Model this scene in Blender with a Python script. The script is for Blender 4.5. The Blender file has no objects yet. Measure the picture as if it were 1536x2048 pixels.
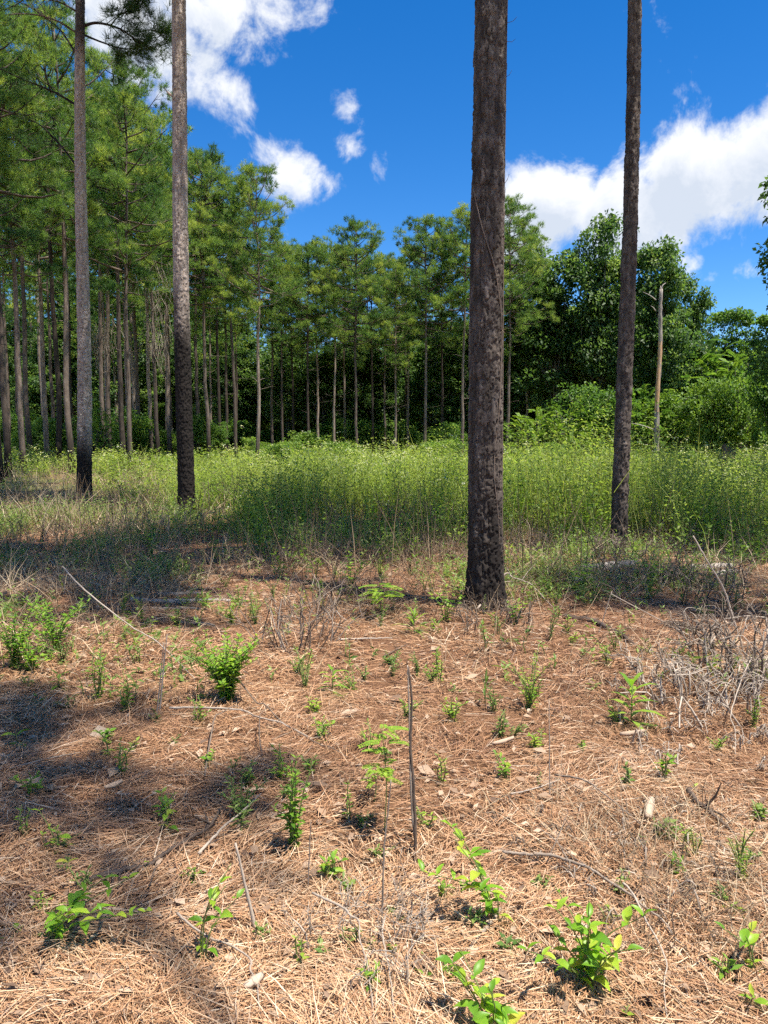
import bpy, math, random
import numpy as np
from mathutils import Vector, Matrix

# ------------------------------------------------------------------ scene, camera, sky, sun
SC = bpy.context.scene
COL = SC.collection
R = math.radians
FPX = 1540.0                      # focal length in pixels of the 1536x2048 photograph
PITCH = math.atan((1024 - 890) / FPX)
CAM = np.array([0.0, 0.0, 1.55])

cam_data = bpy.data.cameras.new('camera')
cam_data.sensor_fit = 'VERTICAL'
cam_data.sensor_height = 24.0
cam_data.lens = 24.0 * FPX / 2048.0
cam_data.clip_start = 0.05
cam_data.clip_end = 3000.0
cam = bpy.data.objects.new('camera', cam_data)
COL.objects.link(cam)
cam.location = CAM
cam.rotation_euler = (math.pi / 2 - PITCH, 0, 0)
SC.camera = cam

SUN_EL = R(70.0)
SUN_AZ = R(122.0)                 # clockwise from +Y (the view direction): right and a little behind
TO_SUN = Vector((math.cos(SUN_EL) * math.sin(SUN_AZ), math.cos(SUN_EL) * math.cos(SUN_AZ), math.sin(SUN_EL)))
sun_data = bpy.data.lights.new('sun', 'SUN')
sun_data.energy = 5.0
sun_data.angle = R(0.53)
sun_data.color = (1.0, 0.93, 0.82)
sun = bpy.data.objects.new('sun', sun_data)
COL.objects.link(sun)
sun.rotation_euler = (-TO_SUN).to_track_quat('-Z', 'Y').to_euler()
sun.location = (20, -10, 60)

SC.view_settings.view_transform = 'Standard'
SC.view_settings.look = 'None'
SC.view_settings.exposure = 1.05
SC.view_settings.gamma = 1.0
SC.view_settings.use_curve_mapping = False
SC.render.engine = 'CYCLES'
SC.cycles.use_denoising = False
SC.cycles.max_bounces = 4
SC.cycles.diffuse_bounces = 2
SC.cycles.glossy_bounces = 1
SC.cycles.transmission_bounces = 2
SC.cycles.use_light_tree = False
SC.cycles.use_adaptive_sampling = True
SC.cycles.adaptive_threshold = 0.025
SC.cycles.adaptive_min_samples = 24
SC.cycles.caustics_reflective = False
SC.cycles.caustics_refractive = False
SKY_STRENGTH = 0.076


def px_dir(x, y):
    cx = (x - 768.0) / FPX
    cy = (1024.0 - y) / FPX
    return np.array([cx, math.cos(PITCH) + cy * math.sin(PITCH), -math.sin(PITCH) + cy * math.cos(PITCH)])


def px_azel(x, y):
    d = px_dir(x, y)
    return math.atan2(d[0], d[1]), math.atan2(d[2], math.hypot(d[0], d[1]))


def build_world():
    w = bpy.data.worlds.new('World')
    SC.world = w
    w.use_nodes = True
    w.cycles.sampling_method = 'NONE'
    nt = w.node_tree
    nt.nodes.clear()
    N, L = nt.nodes.new, nt.links.new

    # cloud field as a node group: input (azimuth, elevation, 0), output density
    g = bpy.data.node_groups.new('cloud_density', 'ShaderNodeTree')
    g.interface.new_socket('Angles', in_out='INPUT', socket_type='NodeSocketVector')
    g.interface.new_socket('Density', in_out='OUTPUT', socket_type='NodeSocketFloat')
    gi = g.nodes.new('NodeGroupInput')
    go = g.nodes.new('NodeGroupOutput')
    n1 = g.nodes.new('ShaderNodeTexNoise')
    n1.inputs['Scale'].default_value = 10.0
    n1.inputs['Detail'].default_value = 7.0
    n1.inputs['Roughness'].default_value = 0.64
    n1.inputs['Distortion'].default_value = 0.25
    g.links.new(gi.outputs[0], n1.inputs['Vector'])
    blobs = [(430, 10, 250, 105, 1.0), (330, 95, 150, 130, 1.0), (445, 185, 85, 65, .75), (540, 35, 115, 70, .85),
             (250, 60, 160, 160, 1.0), (300, 240, 60, 60, .45),
             (585, 352, 88, 68, .95), (655, 362, 60, 32, .6), (688, 298, 50, 45, .62), (698, 215, 38, 45, .5), (756, 325, 36, 42, .5),
             (1400, 372, 200, 135, 1.3), (1500, 300, 150, 90, 1.2), (1345, 305, 95, 65, .9), (1125, 405, 125, 105, 1.4),
             (1055, 470, 90, 110, 1.4), (1240, 420, 160, 110, 1.3), (1190, 260, 60, 60, .5), (1560, 400, 120, 90, .9),
             (1385, 520, 65, 40, .55), (1500, 530, 60, 36, .5), (1430, 550, 40, 34, .45)]
    B = []
    for x, y, rx, ry, a in blobs:
        az, el = px_azel(x, y)
        B.append((az, el, rx / FPX * 1.05, ry / FPX * 1.05, a))
    rr = random.Random(11)
    for k in range(46):           # unseen cloud on the rest of the sky, extra cover added to whiten ambient light
        az = R(38 + 284 * (k + rr.random()) / 46)
        az = az - 2 * math.pi if az > math.pi else az
        B.append((az, R(rr.uniform(9, 62)), rr.uniform(.12, .30), rr.uniform(.06, .15), rr.uniform(.85, 1.15)))
    last = None
    for az, el, ra, re, amp in B:
        s = g.nodes.new('ShaderNodeVectorMath'); s.operation = 'SUBTRACT'
        s.inputs[1].default_value = (az, el, 0)
        g.links.new(gi.outputs[0], s.inputs[0])
        m = g.nodes.new('ShaderNodeVectorMath'); m.operation = 'MULTIPLY'
        m.inputs[1].default_value = (1 / ra, 1 / re, 0)
        g.links.new(s.outputs[0], m.inputs[0])
        ln = g.nodes.new('ShaderNodeVectorMath'); ln.operation = 'LENGTH'
        g.links.new(m.outputs[0], ln.inputs[0])
        mr = g.nodes.new('ShaderNodeMapRange')
        mr.interpolation_type = 'SMOOTHSTEP'
        mr.inputs['From Min'].default_value = 1.35
        mr.inputs['From Max'].default_value = 0.0
        mr.inputs['To Max'].default_value = amp
        g.links.new(ln.outputs['Value'], mr.inputs['Value'])
        if last is None:
            last = mr.outputs[0]
        else:
            mx = g.nodes.new('ShaderNodeMath'); mx.operation = 'MAXIMUM'
            g.links.new(last, mx.inputs[0]); g.links.new(mr.outputs[0], mx.inputs[1])
            last = mx.outputs[0]
    a1 = g.nodes.new('ShaderNodeMath'); a1.operation = 'MULTIPLY_ADD'
    a1.inputs[1].default_value = 3.6
    a1.inputs[2].default_value = -2.42
    g.links.new(n1.outputs['Fac'], a1.inputs[0])
    a2 = g.nodes.new('ShaderNodeMath'); a2.operation = 'MULTIPLY_ADD'
    a2.inputs[1].default_value = 1.35
    g.links.new(last, a2.inputs[0]); g.links.new(a1.outputs[0], a2.inputs[2])
    g.links.new(a2.outputs[0], go.inputs[0])

    tc = N('ShaderNodeTexCoord')
    sep = N('ShaderNodeSeparateXYZ'); L(tc.outputs['Generated'], sep.inputs[0])
    at = N('ShaderNodeMath'); at.operation = 'ARCTAN2'
    L(sep.outputs['X'], at.inputs[0]); L(sep.outputs['Y'], at.inputs[1])
    asn = N('ShaderNodeMath'); asn.operation = 'ARCSINE'; L(sep.outputs['Z'], asn.inputs[0])
    cmb = N('ShaderNodeCombineXYZ'); L(at.outputs[0], cmb.inputs[0]); L(asn.outputs[0], cmb.inputs[1])
    d0 = N('ShaderNodeGroup'); d0.node_tree = g; L(cmb.outputs[0], d0.inputs[0])
    sh = N('ShaderNodeVectorMath'); sh.operation = 'ADD'; sh.inputs[1].default_value = (0.014, 0.034, 0)
    L(cmb.outputs[0], sh.inputs[0])
    d1 = N('ShaderNodeGroup'); d1.node_tree = g; L(sh.outputs[0], d1.inputs[0])
    cover = N('ShaderNodeMapRange'); cover.interpolation_type = 'SMOOTHSTEP'
    cover.inputs['From Min'].default_value = -0.16; cover.inputs['From Max'].default_value = 0.62
    cover.inputs['To Max'].default_value = 0.97
    L(d0.outputs[0], cover.inputs['Value'])
    shade = N('ShaderNodeMapRange')
    shade.inputs['From Min'].default_value = 0.1; shade.inputs['From Max'].default_value = 0.95
    L(d1.outputs[0], shade.inputs['Value'])
    ccol = N('ShaderNodeMix'); ccol.data_type = 'RGBA'
    k = 1.0 / SKY_STRENGTH
    ccol.inputs['A'].default_value = (.50 * k, .51 * k, .53 * k, 1)
    ccol.inputs['B'].default_value = (.35 * k, .385 * k, .44 * k, 1)
    L(shade.outputs[0], ccol.inputs['Factor'])

    sky = N('ShaderNodeTexSky')
    sky.sky_type = 'NISHITA'
    sky.sun_disc = False
    sky.sun_elevation = SUN_EL
    sky.sun_rotation = SUN_AZ
    sky.altitude = 300
    sky.air_density = 0.82
    sky.dust_density = 0.0
    sky.ozone_density = 2.0
    gm = N('ShaderNodeHueSaturation')
    gm.inputs['Saturation'].default_value = 1.40
    gm.inputs['Hue'].default_value = 0.506
    gm.inputs['Value'].default_value = 1.30
    L(sky.outputs[0], gm.inputs['Color'])
    mix = N('ShaderNodeMix'); mix.data_type = 'RGBA'
    L(cover.outputs[0], mix.inputs['Factor'])
    L(gm.outputs[0], mix.inputs['A'])
    L(ccol.outputs['Result'], mix.inputs['B'])
    bg = N('ShaderNodeBackground')
    bg.inputs['Strength'].default_value = SKY_STRENGTH
    L(mix.outputs['Result'], bg.inputs['Color'])
    out = N('ShaderNodeOutputWorld')
    L(bg.outputs[0], out.inputs[0])


build_world()

# ------------------------------------------------------------------ helpers
rng = np.random.default_rng(7)


def hash2(ix, iy, seed=0):
    h = (ix.astype(np.int64) * 374761393 + iy.astype(np.int64) * 668265263 + seed * 1442695041) & 0x7fffffff
    h = ((h ^ (h >> 13)) * 1274126177) & 0x7fffffff
    h = (h ^ (h >> 16)) & 0xffffff
    return h / float(0xffffff)


def vnoise(x, y, seed=0):
    x = np.asarray(x, float); y = np.asarray(y, float)
    ix = np.floor(x); iy = np.floor(y)
    fx = x - ix; fy = y - iy
    fx = fx * fx * (3 - 2 * fx); fy = fy * fy * (3 - 2 * fy)
    a = hash2(ix, iy, seed); b = hash2(ix + 1, iy, seed)
    c = hash2(ix, iy + 1, seed); d = hash2(ix + 1, iy + 1, seed)
    return (a * (1 - fx) + b * fx) * (1 - fy) + (c * (1 - fx) + d * fx) * fy


def fbm(x, y, seed=0, oct=4):
    s = 0.0; amp = 0.5
    for o in range(oct):
        s = s + amp * vnoise(np.asarray(x) * 2 ** o, np.asarray(y) * 2 ** o, seed + 17 * o)
        amp *= 0.5
    return s / (1 - 0.5 ** oct)


def sstep(a, b, x):
    t = np.clip((x - a) / (b - a), 0, 1)
    return t * t * (3 - 2 * t)


def terrain(x, y):
    x = np.asarray(x, float); y = np.asarray(y, float)
    z = 0.28 * (fbm(x * .09 + 3.1, y * .09, 1, 3) - .5)
    near = sstep(60, 25, np.hypot(x, y))
    z = z + near * (0.10 * (fbm(x * .8, y * .8, 2, 3) - .5) + 0.045 * (fbm(x * 4.0, y * 4.0, 3, 3) - .5))
    z = z + 0.45 * sstep(-2, -14, x) * sstep(15, 32, y)
    z = z + 0.16 * np.exp(-((x - 3.6) ** 2 / 2.2 + (y - 4.9) ** 2 / 1.6))
    z = z + 1.5 * sstep(70, 140, y)
    return z


T0 = float(terrain(0.0, 0.0))
_terr = terrain


def terrain(x, y):
    return _terr(x, y) - T0


def ground_px(x, y):
    d = px_dir(x, y)
    t0 = 0.5; t = t0
    while t < 200:
        p = CAM + d * t
        if p[2] < terrain(p[0], p[1]):
            lo, hi = t0, t
            for _ in range(18):
                m = .5 * (lo + hi); p = CAM + d * m
                if p[2] < terrain(p[0], p[1]): hi = m
                else: lo = m
            p = CAM + d * hi
            return np.array([p[0], p[1], float(terrain(p[0], p[1]))])
        t0 = t; t *= 1.04
    p = CAM + d * 60
    return np.array([p[0], p[1], float(terrain(p[0], p[1]))])


def px_at(x, y, Y):
    d = px_dir(x, y)
    return CAM + d * (Y / d[1])


def base_at(x, Y):
    X = (x - 768.0) / FPX * Y * 1.003
    return np.array([X, Y, float(terrain(X, Y))])


def mesh_from(name, V, F, attrs=None, mat=None, smooth=False):
    V = np.ascontiguousarray(V, dtype=np.float32); F = np.ascontiguousarray(F, dtype=np.int32)
    me = bpy.data.meshes.new(name)
    me.vertices.add(len(V)); me.vertices.foreach_set('co', V.ravel())
    k = F.shape[1]
    me.loops.add(F.size); me.loops.foreach_set('vertex_index', F.ravel())
    me.polygons.add(len(F)); me.polygons.foreach_set('loop_start', np.arange(0, F.size, k, dtype=np.int32))
    me.update(calc_edges=True)
    if attrs:
        for an, arr in attrs.items():
            me.attributes.new(an, 'FLOAT', 'POINT').data.foreach_set('value', np.ascontiguousarray(arr, dtype=np.float32))
    if smooth:
        me.polygons.foreach_set('use_smooth', np.ones(len(F), dtype=bool))
    if mat:
        me.materials.append(mat)
    return me


def merge(parts):
    """list of (V, F, T) -> one (V, F, T)"""
    parts = [p for p in parts if p is not None and len(p[0])]
    off = 0; Vs, Fs, Ts = [], [], []
    for v, f, t in parts:
        Vs.append(v); Fs.append(f + off); Ts.append(t); off += len(v)
    return np.concatenate(Vs), np.concatenate(Fs), np.concatenate(Ts)


def obj(name, me, parent=None, loc=None):
    o = bpy.data.objects.new(name, me)
    COL.objects.link(o)
    if parent is not None:
        o.parent = parent
    if loc is not None:
        o.location = loc
    return o


def tag(o, label, cat, group=None, kind=None):
    if label: o['label'] = label
    if cat: o['category'] = cat
    if group: o['group'] = group
    if kind: o['kind'] = kind
    return o


def thing(name, label, cat, loc=(0, 0, 0), group=None):
    o = bpy.data.objects.new(name, None)
    o.empty_display_size = 0.1
    COL.objects.link(o)
    o.location = loc
    return tag(o, label, cat, group)


def unit(a):
    a = np.asarray(a, float)
    return a / np.maximum(np.linalg.norm(a, axis=-1, keepdims=True), 1e-9)


def rand_dirs(n, g):
    v = g.normal(size=(n, 3))
    return unit(v)


def leaf_cards(P, D, Nn, Ln, Wd, T, fold=0.25):
    """folded diamond leaves: base, right, tip, left"""
    P = np.asarray(P, float); D = unit(D); n = len(P)
    Nn = Nn - D * np.sum(Nn * D, axis=1, keepdims=True)
    Nn = unit(Nn); S = np.cross(D, Nn)
    Ln = np.broadcast_to(np.asarray(Ln, float), (n,))[:, None]
    Wd = np.broadcast_to(np.asarray(Wd, float), (n,))[:, None]
    mid = P + D * Ln * .45
    V = np.empty((n, 4, 3))
    V[:, 0] = P
    V[:, 1] = mid + S * Wd * .5 + Nn * Wd * fold
    V[:, 2] = P + D * Ln - Nn * Ln * .08
    V[:, 3] = mid - S * Wd * .5 + Nn * Wd * fold
    i = np.arange(n)[:, None] * 4
    F = np.concatenate([i + [[0, 1, 2]], i + [[0, 2, 3]]], axis=1).reshape(-1, 3)
    return V.reshape(-1, 3), F, np.repeat(np.broadcast_to(np.asarray(T, float), (n,)), 4)


def spikes(P, D, Ln, Wd, T, g):
    """one thin triangle each (needles)"""
    n = len(P); D = unit(D)
    S = unit(np.cross(D, rand_dirs(n, g)))
    Ln = np.broadcast_to(np.asarray(Ln, float), (n,))[:, None]
    Wd = np.broadcast_to(np.asarray(Wd, float), (n,))[:, None]
    V = np.empty((n, 3, 3))
    V[:, 0] = P - S * Wd * .5; V[:, 1] = P + S * Wd * .5; V[:, 2] = P + D * Ln
    F = np.arange(n * 3).reshape(-1, 3)
    return V.reshape(-1, 3), F, np.repeat(np.broadcast_to(np.asarray(T, float), (n,)), 3)


def blades(P, D, Ln, Wd, bend, T, g, side=None):
    """curved two-segment ribbons; bend is a vector (n,3) added at the tip"""
    n = len(P); D = unit(D)
    if side is None:
        side = np.cross(D, rand_dirs(n, g))
    S = unit(side)
    Ln = np.broadcast_to(np.asarray(Ln, float), (n,))[:, None]
    Wd = np.broadcast_to(np.asarray(Wd, float), (n,))[:, None]
    m = P + D * Ln * .5 + bend * .28
    t = P + D * Ln + bend
    V = np.empty((n, 5, 3))
    V[:, 0] = P - S * Wd * .5; V[:, 1] = P + S * Wd * .5
    V[:, 2] = m - S * Wd * .45; V[:, 3] = m + S * Wd * .45
    V[:, 4] = t
    i = np.arange(n)[:, None] * 5
    F = np.concatenate([i + [[0, 1, 3]], i + [[0, 3, 2]], i + [[2, 3, 4]]], axis=1).reshape(-1, 3)
    return V.reshape(-1, 3), F, np.repeat(np.broadcast_to(np.asarray(T, float), (n,)), 5)


def tube(pts, rad, sides=6, T=0.5, cap=True):
    pts = np.asarray(pts, float); n = len(pts)
    rad = np.broadcast_to(np.asarray(rad, float), (n,))
    tan = np.gradient(pts, axis=0); tan = unit(tan)
    ref = np.array([0.0, 0, 1]) if abs(tan[0][2]) < .9 else np.array([1.0, 0, 0])
    V = []
    for i in range(n):
        a = unit(np.cross(tan[i], ref)); b = np.cross(tan[i], a)
        th = np.arange(sides) * 2 * math.pi / sides
        V.append(pts[i] + rad[i] * (np.cos(th)[:, None] * a + np.sin(th)[:, None] * b))
        ref = ref if abs(np.dot(ref, tan[i])) < .95 else a
    V = np.concatenate(V)
    F = []
    for i in range(n - 1):
        for j in range(sides):
            a = i * sides + j; b = i * sides + (j + 1) % sides
            c = a + sides; d = b + sides
            F.append((a, b, d)); F.append((a, d, c))
    if cap:
        V = np.concatenate([V, pts[-1:], pts[:1]])
        e = (n - 1) * sides
        for j in range(sides):
            F.append((e + j, e + (j + 1) % sides, n * sides))
            F.append(((j + 1) % sides, j, n * sides + 1))
    return V, np.array(F, dtype=np.int64), np.full(len(V), T, float)


def smooth_path(pts, k=6):
    pts = np.asarray(pts, float)
    if len(pts) < 3:
        t = np.linspace(0, 1, k)[:, None]
        return pts[0] * (1 - t) + pts[-1] * t
    P = np.concatenate([[2 * pts[0] - pts[1]], pts, [2 * pts[-1] - pts[-2]]])
    out = []
    for i in range(1, len(P) - 2):
        for t in np.linspace(0, 1, k, endpoint=False):
            a, b, c, d = P[i - 1], P[i], P[i + 1], P[i + 2]
            out.append(.5 * ((2 * b) + (c - a) * t + (2 * a - 5 * b + 4 * c - d) * t ** 2 + (3 * b - a - 3 * c + d) * t ** 3))
    out.append(pts[-1])
    return np.array(out)


# ------------------------------------------------------------------ materials
def new_mat(name):
    m = bpy.data.materials.new(name); m.use_nodes = True
    nt = m.node_tree
    b = nt.nodes['Principled BSDF']
    return m, nt, b


def ramp_node(nt, stops):
    r = nt.nodes.new('ShaderNodeValToRGB')
    cr = r.color_ramp
    while len(cr.elements) < len(stops):
        cr.elements.new(0.5)
    for e, (p, c) in zip(cr.elements, stops):
        e.position = p; e.color = (*c, 1)
    return r


def tint_mat(name, stops, trans=0.0, rough=0.55, spec=0.3, source='tint', tgain=1.65):
    """colour from a per-piece attribute (or per-object random), with light let through"""
    m, nt, b = new_mat(name)
    r = ramp_node(nt, stops)
    if source == 'object':
        oi = nt.nodes.new('ShaderNodeObjectInfo')
        nt.links.new(oi.outputs['Random'], r.inputs[0])
    else:
        at = nt.nodes.new('ShaderNodeAttribute'); at.attribute_name = source
        nt.links.new(at.outputs['Fac'], r.inputs[0])
    nt.links.new(r.outputs[0], b.inputs['Base Color'])
    b.inputs['Roughness'].default_value = rough
    b.inputs['Specular IOR Level'].default_value = spec
    if trans > 0:
        tr = nt.nodes.new('ShaderNodeBsdfTranslucent')
        g = nt.nodes.new('ShaderNodeMix'); g.data_type = 'RGBA'; g.blend_type = 'MULTIPLY'
        g.inputs['Factor'].default_value = 1.0
        g.inputs['B'].default_value = (tgain * 1.08, tgain * 1.05, tgain * .55, 1)
        nt.links.new(r.outputs[0], g.inputs['A'])
        nt.links.new(g.outputs['Result'], tr.inputs['Color'])
        mx = nt.nodes.new('ShaderNodeMixShader'); mx.inputs[0].default_value = trans
        nt.links.new(b.outputs[0], mx.inputs[1]); nt.links.new(tr.outputs[0], mx.inputs[2])
        nt.links.new(mx.outputs[0], nt.nodes['Material Output'].inputs['Surface'])
    return m


def bark_mat(name, c1, c2, c3, scale=14.0, bump=0.5, char_shade_col=(.022, .018, .016), vary=False):
    m, nt, b = new_mat(name)
    tc = nt.nodes.new('ShaderNodeTexCoord')
    mp = nt.nodes.new('ShaderNodeMapping'); mp.inputs['Scale'].default_value = (1, 1, .35)
    nt.links.new(tc.outputs['Object'], mp.inputs[0])
    n = nt.nodes.new('ShaderNodeTexNoise'); n.inputs['Scale'].default_value = scale
    n.inputs['Detail'].default_value = 8; n.inputs['Roughness'].default_value = .68
    nt.links.new(mp.outputs[0], n.inputs['Vector'])
    at = nt.nodes.new('ShaderNodeAttribute'); at.attribute_name = 'tint'
    ad = nt.nodes.new('ShaderNodeMath'); ad.operation = 'MULTIPLY_ADD'
    ad.inputs[1].default_value = .8
    sb = nt.nodes.new('ShaderNodeMath'); sb.operation = 'MULTIPLY_ADD'; sb.inputs[1].default_value = 1.5; sb.inputs[2].default_value = -.62
    nt.links.new(n.outputs['Fac'], sb.inputs[0])
    nt.links.new(at.outputs['Fac'], ad.inputs[0]); nt.links.new(sb.outputs[0], ad.inputs[2])
    r = ramp_node(nt, [(.12, c1), (.5, c2), (.95, c3)])
    nt.links.new(ad.outputs[0], r.inputs[0])
    ch = nt.nodes.new('ShaderNodeAttribute'); ch.attribute_name = 'char_shade'
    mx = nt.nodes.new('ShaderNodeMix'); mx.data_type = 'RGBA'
    mx.inputs['B'].default_value = (*char_shade_col, 1)
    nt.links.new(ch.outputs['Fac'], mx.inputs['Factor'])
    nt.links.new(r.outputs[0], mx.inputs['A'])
    if vary:
        oi = nt.nodes.new('ShaderNodeObjectInfo')
        vr = ramp_node(nt, [(0, (.24, .23, .22)), (.5, (.6, .58, .56)), (1, (1.35, 1.32, 1.26))])
        nt.links.new(oi.outputs['Random'], vr.inputs[0])
        mv = nt.nodes.new('ShaderNodeMix'); mv.data_type = 'RGBA'; mv.blend_type = 'MULTIPLY'; mv.inputs['Factor'].default_value = 1
        nt.links.new(mx.outputs['Result'], mv.inputs['A']); nt.links.new(vr.outputs[0], mv.inputs['B'])
        nt.links.new(mv.outputs['Result'], b.inputs['Base Color'])
    else:
        nt.links.new(mx.outputs['Result'], b.inputs['Base Color'])
    b.inputs['Roughness'].default_value = .9
    b.inputs['Specular IOR Level'].default_value = .15
    bp = nt.nodes.new('ShaderNodeBump'); bp.inputs['Strength'].default_value = bump; bp.inputs['Distance'].default_value = .012
    nt.links.new(n.outputs['Fac'], bp.inputs['Height']); nt.links.new(bp.outputs[0], b.inputs['Normal'])
    return m


M = {}
M['bark'] = bark_mat('pine_bark', (.15, .118, .098), (.33, .268, .228), (.53, .455, .40))
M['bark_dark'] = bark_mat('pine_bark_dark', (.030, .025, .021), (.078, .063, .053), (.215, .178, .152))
M['bark_far'] = bark_mat('far_pine_bark', (.07, .055, .046), (.17, .135, .115), (.33, .28, .245), scale=9, vary=True, bump=.9)
M['hard_bark'] = bark_mat('hardwood_bark', (.06, .05, .04), (.12, .105, .09), (.22, .20, .18), scale=8)
M['snag'] = bark_mat('weathered_snag', (.12, .10, .085), (.26, .225, .195), (.42, .38, .34), scale=10)
M['stump'] = bark_mat('rotten_stump', (.075, .045, .028), (.19, .12, .075), (.36, .27, .18), scale=9)
M['needle'] = tint_mat('pine_needles', [(0, (.026, .056, .014)), (.4, (.058, .112, .024)), (.72, (.11, .165, .032)), (1, (.19, .22, .05))], trans=.35, rough=.45, spec=.4)
M['needle_far'] = tint_mat('far_pine_needles', [(0, (.030, .080, .026)), (.35, (.080, .160, .044)), (.7, (.165, .25, .060)), (1, (.29, .35, .085))], trans=.5, rough=.5, spec=.35)
M['hardleaf'] = tint_mat('hardwood_leaves', [(0, (.034, .080, .020)), (.5, (.083, .155, .046)), (.85, (.155, .235, .07)), (1, (.24, .31, .105))], trans=.48, rough=.48, spec=.35)
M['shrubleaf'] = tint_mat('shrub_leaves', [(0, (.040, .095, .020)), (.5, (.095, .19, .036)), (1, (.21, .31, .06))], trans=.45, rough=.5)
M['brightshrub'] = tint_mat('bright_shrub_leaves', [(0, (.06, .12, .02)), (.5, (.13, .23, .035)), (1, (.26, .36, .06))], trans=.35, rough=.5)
M['weed'] = tint_mat('field_weeds', [(0, (.15, .11, .06)), (.10, (.075, .10, .03)), (.2, (.05, .12, .018)), (.5, (.12, .22, .03)), (.78, (.215, .295, .065)), (.92, (.33, .37, .12)), (.95, (.62, .62, .48)), (1, (.8, .8, .72))], trans=.5, rough=.5)
M['leaf_bright'] = tint_mat('seedling_leaf', [(0, (.10, .24, .02)), (.45, (.19, .37, .028)), (.85, (.33, .47, .045)), (1, (.45, .46, .07))], trans=.42, rough=.42, spec=.4, source='object')
M['leaf_mid'] = tint_mat('herb_leaves', [(0, (.07, .17, .02)), (.5, (.15, .30, .032)), (1, (.32, .44, .06))], trans=.42, rough=.45)
M['leaf_dull'] = tint_mat('dull_herb_leaves', [(0, (.05, .11, .025)), (.5, (.11, .20, .042)), (1, (.23, .31, .08))], trans=.35, rough=.5)
M['stem'] = tint_mat('green_stem', [(0, (.10, .13, .04)), (1, (.17, .22, .06))], rough=.6)
M['straw'] = tint_mat('pine_straw', [(0, (.085, .048, .032)), (.2, (.19, .098, .056)), (.5, (.375, .20, .103)), (.75, (.50, .305, .170)), (.9, (.57, .41, .265)), (1, (.60, .50, .385))], rough=.5, spec=.35)
M['drygrass'] = tint_mat('dry_stalks', [(0, (.09, .06, .04)), (.3, (.24, .165, .10)), (.65, (.44, .33, .205)), (1, (.62, .51, .36))], rough=.6)
M['twig'] = tint_mat('bare_twigs', [(0, (.07, .048, .036)), (.5, (.19, .145, .11)), (1, (.44, .37, .30))], rough=.75)
M['chip'] = tint_mat('bark_chips', [(0, (.12, .075, .05)), (.4, (.30, .20, .13)), (.75, (.42, .31, .22)), (1, (.50, .42, .33))], rough=.7)


def ground_mat():
    m, nt, b = new_mat('forest_floor')
    tc = nt.nodes.new('ShaderNodeTexCoord')
    def noise(scale, detail=6, rough=.6, dist=0.0, vec=None):
        n = nt.nodes.new('ShaderNodeTexNoise'); n.inputs['Scale'].default_value = scale
        n.inputs['Detail'].default_value = detail; n.inputs['Roughness'].default_value = rough
        n.inputs['Distortion'].default_value = dist
        nt.links.new(vec or tc.outputs['Object'], n.inputs['Vector'])
        return n
    mp = nt.nodes.new('ShaderNodeMapping'); mp.inputs['Scale'].default_value = (1, 4.5, 1); mp.inputs['Rotation'].default_value = (0, 0, .5)
    nt.links.new(tc.outputs['Object'], mp.inputs[0])
    fib = noise(38, 7, .72, 1.6, mp.outputs[0])
    clump = noise(3.2, 5, .6)
    r1 = ramp_node(nt, [(.28, (.055, .031, .021)), (.45, (.19, .105, .062)), (.58, (.33, .180, .098)), (.75, (.45, .29, .168))])
    nt.links.new(fib.outputs['Fac'], r1.inputs[0])
    r2 = ramp_node(nt, [(.3, (.72, .66, .62)), (.7, (1.06, 1.03, 1.0))])
    nt.links.new(clump.outputs['Fac'], r2.inputs[0])
    mu = nt.nodes.new('ShaderNodeMix'); mu.data_type = 'RGBA'; mu.blend_type = 'MULTIPLY'; mu.inputs['Factor'].default_value = 1
    nt.links.new(r1.outputs[0], mu.inputs['A']); nt.links.new(r2.outputs[0], mu.inputs['B'])
    # farther out: thatch and low green
    green = noise(.35, 5, .6)
    rg = ramp_node(nt, [(.35, (.17, .115, .06)), (.6, (.10, .13, .035))])
    nt.links.new(green.outputs['Fac'], rg.inputs[0])
    sep = nt.nodes.new('ShaderNodeSeparateXYZ'); nt.links.new(tc.outputs['Object'], sep.inputs[0])
    mr = nt.nodes.new('ShaderNodeMapRange'); mr.inputs['From Min'].default_value = 15; mr.inputs['From Max'].default_value = 24
    nt.links.new(sep.outputs['Y'], mr.inputs['Value'])
    mx = nt.nodes.new('ShaderNodeMix'); mx.data_type = 'RGBA'
    nt.links.new(mr.outputs[0], mx.inputs['Factor'])
    nt.links.new(mu.outputs['Result'], mx.inputs['A']); nt.links.new(rg.outputs[0], mx.inputs['B'])
    nt.links.new(mx.outputs['Result'], b.inputs['Base Color'])
    b.inputs['Roughness'].default_value = .9; b.inputs['Specular IOR Level'].default_value = .15
    bp = nt.nodes.new('ShaderNodeBump'); bp.inputs['Strength'].default_value = .8; bp.inputs['Distance'].default_value = .03
    nt.links.new(fib.outputs['Fac'], bp.inputs['Height']); nt.links.new(bp.outputs[0], b.inputs['Normal'])
    return m


M['ground'] = ground_mat()


# ------------------------------------------------------------------ the ground
def build_ground():
    n = 220
    s = np.linspace(-1, 1, n)
    gx = np.sinh(s * 5.2) / np.sinh(5.2) * 900
    t = np.linspace(0, 1, 320)
    gy = np.sinh((t - .18) * 6.2) / np.sinh(.82 * 6.2) * 1500
    X, Y = np.meshgrid(gx, gy)
    Z = terrain(X, Y)
    V = np.stack([X.ravel(), Y.ravel(), Z.ravel()], 1)
    j, i = np.meshgrid(np.arange(len(gx) - 1), np.arange(len(gy) - 1))
    a = (i * len(gx) + j).ravel()
    F = np.stack([a, a + 1, a + 1 + len(gx), a + len(gx)], 1)
    o = obj('ground', mesh_from('ground', V, F, None, M['ground'], True))
    tag(o, 'forest floor covered in brown pine straw', None, kind='structure')


build_ground()


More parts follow.
